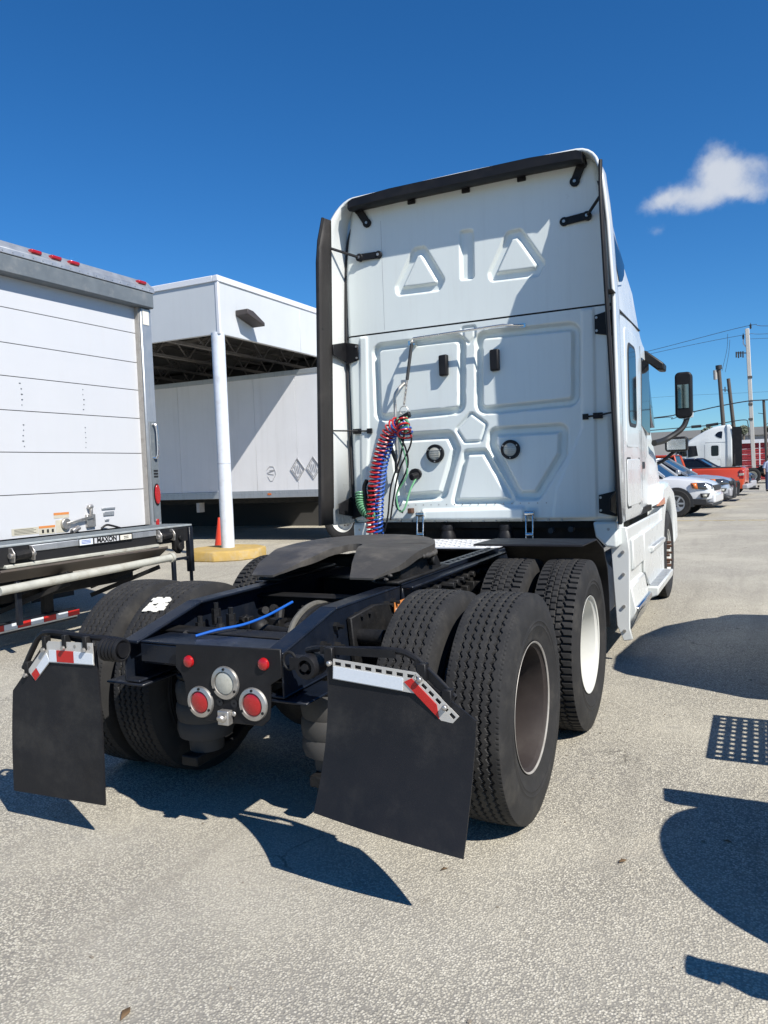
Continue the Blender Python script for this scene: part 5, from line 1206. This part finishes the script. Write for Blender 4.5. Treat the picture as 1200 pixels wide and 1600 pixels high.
    for s in (1, -1):
        B().add([(f1-.55, s*.925, .98), (f1-.50, s*.935, .83), (f1-.18, s*.83, .78), (f1-.02, s*.66, .80), (f1-.05, s*.62, .92), (f1-.18, s*.74, .98)], [(0, 1, 2), (0, 2, 5), (2, 3, 4, 5)]).build('headlight', 'lampdark', C, solid=.06)
        B().add([(f1-.56, s*.935, .985), (f1-.51, s*.945, .83), (f1-.36, s*.905, .81), (f1-.40, s*.90, .985)], [(0, 1, 2, 3)]).build('turn_lamp', 'amber', C, solid=.04)
        B().box(f1-.12, f1+.012, s*.60-.09, s*.60+.09, lowz+.0, lowz+.11).build('fog_lamp', 'trim', C, bevel=.02)
        B().add([(f1-.30, s*.905, lowz+.13), (f1-.28, s*.905, lowz+.01), (f1-.10, s*.83, lowz+.02), (f1-.06, s*.80, lowz+.13)], [(0, 1, 2, 3)]).build('fog_lamp_recess', 'trim', C, solid=.05)
        B().add([(f1-.24, s*.93, lowz+.10), (f1-.22, s*.93, lowz+.03), (f1-.13, s*.885, lowz+.035), (f1-.12, s*.875, lowz+.10)], [(0, 1, 2, 3)]).build('fog_lamp', 'clear', C, solid=.02)
        B().box(f1-.6, f1-.12, s*.90-.03, s*.90+.03, lowz-.20, lowz-.02).build('lower_trim', 'trim', C, bevel=.02)
        B().bar((cab[3][0]-.25, s*.88, 1.24), (cab[3][0]-.28, s*1.08, 1.26), .12, .16).build('mirror', paint, C, bevel=.02)
        if kind == 'pickup':
            B().box(-4.955, -4.80, s*.86-.085, s*.86+.085, .88, 1.22).build('tail_light', 'red', C, bevel=.02)
            B().box(-4.965, -4.79, s*.865-.087, s*.865+.087, 1.0, 1.09).build('reverse_lamp', 'clear', C, bevel=.01)
    if kind == 'pickup':
        B().box(-4.965, -4.90, -.76, .76, .72, 1.26).build('tailgate', paint, C, bevel=.02)
        B().box(-5.10, -4.88, -.92, .92, .48, .66).build('rear_bumper', 'lightgrey', C, bevel=.04, seg=2)
        B().box(-4.85, -2.65, -.74, .74, 1.315, 1.345).build('bed_rail', 'trim', C, bevel=.01)
        b = B(); b.box(-5.4, -5.05, -.03, .03, .42, .50); b.ball((-5.38, 0, .55), .04); b.build('tow_bar', 'black', C)
    if guard:
        b = B(); b.tube([(f1+.10, -.5, .35), (f1+.14, -.5, .78), (f1+.12, -.44, .86), (f1+.12, .44, .86), (f1+.14, .5, .78), (f1+.10, .5, .35)], .035)
        for q in (-.2, .2): b.tube([(f1+.11, q, .40), (f1+.13, q, .86)], .025)
        b.build('grille_guard', 'trim', C)
    return C
GC = 'cars parked in the row on the right'
car('pickup', 'parked_pickup', 'white pickup nearest in the parked row, nose toward the open lot', 'pickup', 'carwhite', (.08, 21.3, 0), R(-7), GC)
car('suv', 'parked_suv', 'silver car with grille guard between the white and orange pickups', 'car', 'carsilver', (.42, 25.6, 0), R(-7), GC, True)
car('pickup', 'parked_pickup', 'bright orange pickup showing its bed and tail light', 'pickup', 'carorange', (-3.25, 30.3, 0), R(175), GC)
car('suv', 'parked_suv', 'dark blue car half hidden behind the orange pickup bed', 'car', 'cardark', (1.0, 35.2, 0), R(-7), GC)

# ------------------------------------------------------------------ second sleeper tractor far right, a copy of the first seen side-on
SKIP = {'bolt', 'air_hose', 'power_cable', 'cable', 'chalk_mark', 'warning_text', 'warning_strip', 'grease_lump', 'checker_rib', 'hose_spring', 'hose_ring', 'hose_clamp', 'air_line', 'conduit', 'hose', 'fitting', 'air_valve', 'clip_bolt', 'rivet', 'clip', 'screw', 'label_print', 'trailer_cable', 'hose_pole', 'hose_spring_sleeve', 'gladhand', 'grip_handle', 'torque_rod', 'lens_rib', 'tow_hook', 'flange_bolt'}
def copy_some(o, parent=None):
    c = o.copy(); COL.objects.link(c); c.parent = parent
    for ch in list(o.children):
        if ch.name.split('.')[0] not in SKIP: copy_some(ch, c)
    return c
T2 = copy_some(T); T2.name = 'semi_truck'; T2.location = (3.05, 54.0, 0); T2.rotation_euler = (0, 0, R(90))
for s in (1, -1): B().box(s*1.22-.012+CX, s*1.22+.012+CX, 1.95, 2.48, 1.2, 3.80).build('side_extender', 'black', T2)
tag(T2, 'distant white sleeper semi tractor seen side-on behind the parked cars', 'truck')

# ------------------------------------------------------------------ buildings, fence and poles in the distance
RB = thing('storage_building', 'long low red building with a pale roof edge behind the wire fence', 'building', (6, 66, 0))
b = B().box(-6.2, 14, -3, 3, 0, 2.85); w_ = b.build('wall', 'redwall', RB)
for k in range(14): B().box(-6.2, 14, -3.03, -3.005, .12+k*.19, .27+k*.19).build('siding_board', 'redwall', w_, bevel=.01)
B().box(-6.4, 14.2, -3.2, 3.2, 2.86, 3.14).build('roof_edge', 'roofwhite', RB)
for xx in (-2.35, 2.3, 7): B().box(xx, xx+2.0, -3.07, -3.032, 1.12, 2.15).build('window', 'roofwhite', w_); 
B().box(-5.5, -5.2, -3.06, -3.032, .9, 1.4).build('notice_board', 'yellow', w_)
FN = thing('wire_fence', 'tall wire fence with white posts in front of the red building', 'fence', (1, 60, 0))
for k in range(8): B().cyl((-.05+k*1.32-1.4, 0, 0), (-.05+k*1.32-1.4, 0, 2.75 if k % 2 else 2.95), .04, n=8).build('fence_post', 'roofwhite', FN)
for z in (2.35, 1.95, 1.50, 1.1, .7): B().cyl((-1.5, 0, z), (8, .0, z+.18), .014, n=6).build('fence_rail', 'roofwhite', FN)
b = B()
for k in range(120):
    x0 = -1.5+k*.09
    b.bar((x0, .01, .05), (x0+1.1, .01, 2.3), .002, .002); b.bar((x0+1.1, .012, .05), (x0, .012, 2.3), .002, .002)
b.build('wire_mesh', 'lightgrey', FN)['kind'] = 'stuff'
GB = thing('flat_roof_building', 'wide grey flat-roofed building on the horizon at the right', 'building', (6, 92, 0))
b = B(); b.box(-15, 22, -5, 5, 0, 4.15); b.build('wall', 'greywall', GB)
B().box(-15.2, 22.2, -5.2, 5.2, 4.16, 5.0).build('parapet', mat('parapet', (.27, .265, .255), .85, var=.06), GB)
for k in range(8): B().box(-12+k*4, -10+k*4, -5.06, -5.01, 1.6, 3.2).build('window', 'glass', GB)
GP = 'utility poles beyond the lot'
CP = thing('utility_pole', 'tall pale concrete utility pole with insulators, rightmost of the big three', 'utility pole', (1.72, 60, 0), 0, GP)
b = B(); b.bar((.1, 0, 0), (-.25, 0, 11.25), .28, .28); b.build('shaft', 'concrete', CP, bevel=.03)
for x_, z_ in ((-.12, 11.45), (-.62, 10.75)):
    b = B(); b.lathe([(.02, 0), (.07, .03), (.04, .06), (.09, .12), (.045, .15), (.09, .22), (.045, .25), (.08, .32), (.02, .36), (.02, .45)], (x_+.1, 0, z_-.25), 'z', 10); b.build('insulator', 'trim', CP)
b = B(); b.tube(catmull([(-.5, 0, 10.5), (-.52, 0, 10.2), (-.35, 0, 9.95), (-.2, 0, 9.8)], 6), .04); b.build('bracket', 'roofwhite', CP)
b = B(); b.bar((-.2, -.1, 9.45), (-1.05, -.1, 9.55), .07, .07)
for k in range(4): b.cyl((-.55-.15*k, -.1, 9.15+.05*(k % 2)), (-.55-.15*k, -.1, 9.62), .05, n=8)
b.build('switch_arm', 'trim', CP)
for z_ in (4.5, 5.6, 7.6): b = B().box(-.25-.0, .05, -.175, .175, z_, z_+.16); b.build('pole_band', 'wood', CP)
def wood(label, x0, x1, h, y, r, lx=None):
    U = thing('utility_pole', label, 'utility pole', (x0, y, 0), 0, GP)
    b = B(); b.cyl((0, 0, 0), (x1-x0, 0, h), r, r*.8, n=14); b.build('shaft', 'wood', U)
    return U
U = wood('weathered wooden utility pole carrying a can transformer, leftmost of the three', 0.02, -.50, 8.6, 60, .17)
B().cyl((-.75, -.05, 7.7), (-.77, -.05, 8.4), .14, n=12).build('transformer', 'greywall', U)
B().cyl((-.51, 0, 8.45), (-.52, 0, 8.75), .23, n=12).build('pole_cap', 'trim', U)
U = wood('darker leaning wooden utility pole in the middle of the three', .80, .12, 7.8, 61, .16)
b = B(); b.bar((-.5, 0, 6.9), (-1.25, 0, 7.0), .06, .06)
for k in range(3): b.cyl((-.7-.22*k, 0, 6.8), (-.7-.22*k, 0, 7.2), .04, n=6)
b.build('crossarm', 'wood', U)
U = wood('short thin pole with a small arm at the right edge of the photo', 2.72, 2.50, 5.9, 60, .12)
b = B(); b.bar((-.15, 0, 4.9), (-.6, 0, 5.0), .04, .04); b.bar((-.1, 0, 4.1), (.3, 0, 4.4), .04, .04); b.build('arm', 'trim', U)
WR = thing('overhead_cable', 'overhead power lines and thick cables strung between the poles', 'cable', (0, 60, 0))
def wire(pts, r): B().tube(catmull([(x, dy, z) for x, dy, z in pts], 6), r, n=5).build('wire', 'wire', WR)
wire([(-14, 1, 9.2), (-5.2, .5, 10.45), (1.47, 0, 11.45), (3, 0, 11.27), (12, 0, 10.5)], .018); wire([(-14, 1, 9.0), (-5.2, .5, 10.2), (1.12, -.1, 10.8), (2.9, 0, 10.72), (12, 0, 10.2)], .015)
wire([(1.4, 0, 10.5), (2.9, 0, 10.4), (12, 0, 9.8)], .012)
wire([(.15, .2, 11.05), (.08, .1, 9.9), (-.28, 0, 8.3)], .014); wire([(.29, .2, 10.6), (.2, .1, 9.6), (-.05, 0, 8.2)], .014)
wire([(-14, 0, 4.6), (-4.8, 0, 5.15), (-3.6, 0, 5.26), (-2.2, 0, 5.42), (-.36, 0, 5.72), (1.5, -.2, 5.92), (2.8, -.1, 5.92), (12, 0, 5.7)], .042)
wire([(-14, 0, 4.5), (-4.8, 0, 5.1), (-3.9, 0, 4.95), (-3.3, 0, 5.15), (-2.2, 0, 5.38)], .025)
wire([(-14, 0, 6.6), (-4.3, 0, 6.7), (2.8, 0, 6.52), (12, 0, 6.4)], .008)
wire([(-14, .3, 3.9), (-3.2, .3, 4.25), (-1.4, .2, 4.30), (-.4, .1, 4.4), (1.2, -.2, 4.55), (1.45, -.25, 4.2), (1.5, -.25, 3.2)], .035)
for a, c in (((-2.5, .3, 4.27), (-1.8, .25, 4.29)), ((-1.45, .2, 4.30), (-.6, .1, 4.38))): B().cyl(a, c, .11, n=10).build('splice_case', 'trim', WR)
def tree(label, x, y, h, r, n):
    t = thing('shade_tree', label, 'tree', (x, y, 0), 0, 'trees on the horizon'); rnd = random.Random(int(x*10+h))
    b = B(); b.cyl((0, 0, 0), (0, 0, h-r), .16, .10); 
    for k in range(5): b.cyl((0, 0, h-r*1.4), (rnd.uniform(-r, r)*.6, rnd.uniform(-r, r)*.6, h-r*.4), .06, .02, n=6)
    b.build('trunk', 'trunk', t)
    b = B()
    for i in range(n):
        d = Vector((rnd.gauss(0, 1), rnd.gauss(0, 1), rnd.gauss(0, .7))); d = d.normalized()*r*rnd.random()**.4; c = d+Vector((0, 0, h-r*.8))
        a = Vector((rnd.uniform(-1, 1), rnd.uniform(-1, 1), rnd.uniform(-1, 1))).normalized()*.16; e = a.orthogonal()*.6
        b.add([c-a, c+e, c+a, c-e], [(0, 1, 2, 3)])
    b.build('crown', 'palm', t, flipfix=False, smooth=False)
tree('small round tree above the distant white semi tractor roof', -2.6, 84, 5.1, .7, 500)
tree('small dark tree by the leaning wooden pole on the horizon', .75, 84, 5.0, .45, 400)
tree('low tree at the far right edge behind the thin pole', 3.4, 84, 5.0, .5, 400)

# ------------------------------------------------------------------ person at the right edge
PN = thing('person', 'person in a light blue shirt and jeans standing at the right edge', 'person', (2.60, 39, 0), R(20))
def skin_body(name, verts, edges, radii, m, parent):
    me = bpy.data.meshes.new(name); me.from_pydata(verts, edges, []); o = bpy.data.objects.new(name, me); COL.objects.link(o); o.parent = parent
    sk = o.modifiers.new('skin', 'SKIN'); sk.use_smooth_shade = True
    for v, r in zip(me.skin_vertices[0].data, radii): v.radius = (r if isinstance(r, tuple) else (r, r))
    me.skin_vertices[0].data[0].use_root = True
    sb = o.modifiers.new('sub', 'SUBSURF'); sb.levels = 1; sb.render_levels = 1
    me.materials.append(M[m]); return o
V = [(0, 0, .95), (0, 0, 1.15), (0, 0, 1.38), (0, 0, 1.50), (0, -.02, 1.60), (0, -.02, 1.72)]
E_ = [(i, i+1) for i in range(5)]; Rr = [(.16, .12), (.15, .11), (.17, .11), .06, .085, .08]
def limb(base, pts, rs):
    global V, E_, Rr
    k = base
    for p, r in zip(pts, rs): V.append(p); Rr.append(r); E_.append((k, len(V)-1)); k = len(V)-1
for s in (1, -1):
    limb(2, [(s*.19, 0, 1.40), (s*.25, .02, 1.13), (s*.26, -.06, .90), (s*.26, -.08, .82)], [.065, .05, .04, .035])
    limb(0, [(s*.09, 0, .88), (s*.10, -.01, .50), (s*.11, .02, .09), (s*.12, -.12, .035)], [.095, .07, .05, .04])
body_ = skin_body('body', V, E_, Rr, 'skin', PN)
sh_ = B(); sh_.lathe([(.15, .92), (.185, .95), (.18, 1.1), (.20, 1.3), (.19, 1.42), (.08, 1.52)], (0, 0, 0), 'z', 20); sh_.v = [(x*1.08, y*.78, z) for x, y, z in sh_.v]
for s in (1, -1): sh_.cyl((s*.17, 0, 1.44), (s*.26, .02, 1.15), .085, .075)
sh_.build('shirt', 'shirt', PN)
for s in (1, -1): B().cyl((s*.10, 0, .96), (s*.11, 0, .08), .115, .08).build('trouser_leg', 'jeans', PN)
b = B(); b.ball((0, .01, 1.70), .105, .95, 1.05, 1.0); b.build('hair', 'hair', PN)
for s in (1, -1): B().box(s*.11-.05, s*.11+.05, -.20, .08, 0, .07).build('shoe', 'black', PN, bevel=.02)

# ------------------------------------------------------------------ utility tractor parked just right of the frame; its shadow falls into view
UT = thing('utility_tractor', 'dark utility tractor parked to the right, seen only by its long shadow on the pavement', 'tractor', (3.2, 2.5, 0))
def ut(b, nm, m, **k):
    b.v = [(v[0]-3.2, v[1]-2.5, v[2]) for v in b.v]; return b.build(nm, m, UT, **k)
for x_, f_ in ((2.78, True), (4.3, False)):
    for y_ in (-.37, 4.55):
        w = bpy.data.objects.new('tyre', TY['zigzag']); COL.objects.link(w); w.parent = UT; w.location = (x_-3.2, y_-2.5, .515)
        b = B(); b.lathe([(.29, .11), (.26, .09), (.25, -.02), (.001, -.02)], (0, 0, 0), 'x', 28); h_ = b.build('wheel_rim', 'rimwhite', w); h_.rotation_euler = (0, 0, 0 if not f_ else PI)
hood_p = [(1.95, .62), (1.95, .94), (1.93, 1.55), (2.0, 1.70), (2.4, 1.75), (3.3, 1.66), (3.9, 1.48), (4.5, 1.14), (4.95, .75), (5.15, .50)]
ut(B().prism(hood_p, 'x', 2.60, 4.4), 'hood', 'frame', bevel=.05, seg=2)
ut(B().box(3.05, 4.2, -1.0, 1.9, .62, .80), 'chassis_frame', 'chassis', bevel=.01)
b = B(); b.prism([(1.02, .66), (1.9, .66)][:1]+[(1.9, .66), (1.9, .69), (.75, .69), (.75, .66)], 'x', 2.5, 2.52)
b = B(); b.box(2.50, 2.53, .72, 1.50, .69, .71); b.box(2.53, 2.83, .72, .76, .69, .71); b.box(2.53, 2.83, 1.46, 1.50, .69, .71); b.box(2.80, 2.83, .76, 1.46, .69, .71)
for k in range(9): b.box(2.53, 2.80, .79+k*.075, .825+k*.075, .69, .71)
for k in range(4): b.box(2.575+k*.06, 2.60+k*.06, .76, 1.46, .692, .708)
ut(b, 'step_grating', 'black'); 
b = B(); b.prism([(-.02, .90), (.10, .93), (.12, .98), (-.02, .96)], 'x', 2.58, 3.6); ut(b, 'rear_fender', 'black')
b = B(); b.box(2.66, 3.2, -1.20, -1.14, .62, .80); b.cyl((2.60, -1.17, .76), (2.66, -1.17, .72), .05); ut(b, 'rear_bracket', 'black')
ut(B().cyl((2.55, 3.4, 1.66), (2.45, 3.42, 1.95), .008, n=6), 'antenna', 'black')
b = B(); b.box(3.35, 4.1, .35, 1.1, .80, .95); b.box(3.6, 4.1, .25, .40, .95, 1.35); ut(b, 'seat', 'trim', bevel=.04, seg=2)
# a few dry leaves and scraps on the pavement
LEAFAT = ('beside the right rear tyre', 'near the bottom edge left of centre', 'near the bottom left', 'under the tip of the mud flap shadow', 'below the right mud flap', 'on the bare pavement right of the tyres')
for k, (x_, y_) in enumerate(((1.62, -.28), (.4, -1.75), (-.35, -2.1), (1.05, -2.0), (.98, -.60), (2.0, .05))):
    b = B(); a = random.uniform(0, 6); c, s = math.cos(a), math.sin(a); L = random.uniform(.012, .028)
    q = [(L*1.4, 0, .004), (.3*L, .5*L, .012), (-L, .1*L, .006), (.2*L, -.5*L, .010)]
    b.add([(x_+c*u-s*v, y_+s*u+c*v, w_) for u, v, w_ in q], [(0, 1, 2), (0, 2, 3)])
    tag(b.build('dry_leaf', 'leaf', solid=.001), 'small brown leaf scrap on the pavement '+LEAFAT[k], 'leaf', 'leaf scraps on the pavement')

# small joined fittings that cannot be told apart one by one
STUFF = {'bolt', 'air_valve', 'screw', 'clip', 'clip_bolt', 'hanger_clip', 'grease_lump', 'checker_rib', 'air_manifold', 'lens_rib', 'wheel_nut', 'flange_bolt', 'step_tread', 'panel_hole', 'grommet', 'chalk_mark', 'pillar', 'rivet'}
for o in bpy.data.objects:
    if o.type == 'MESH' and o.name.split('.')[0] in STUFF and 'kind' not in o: o['kind'] = 'stuff'
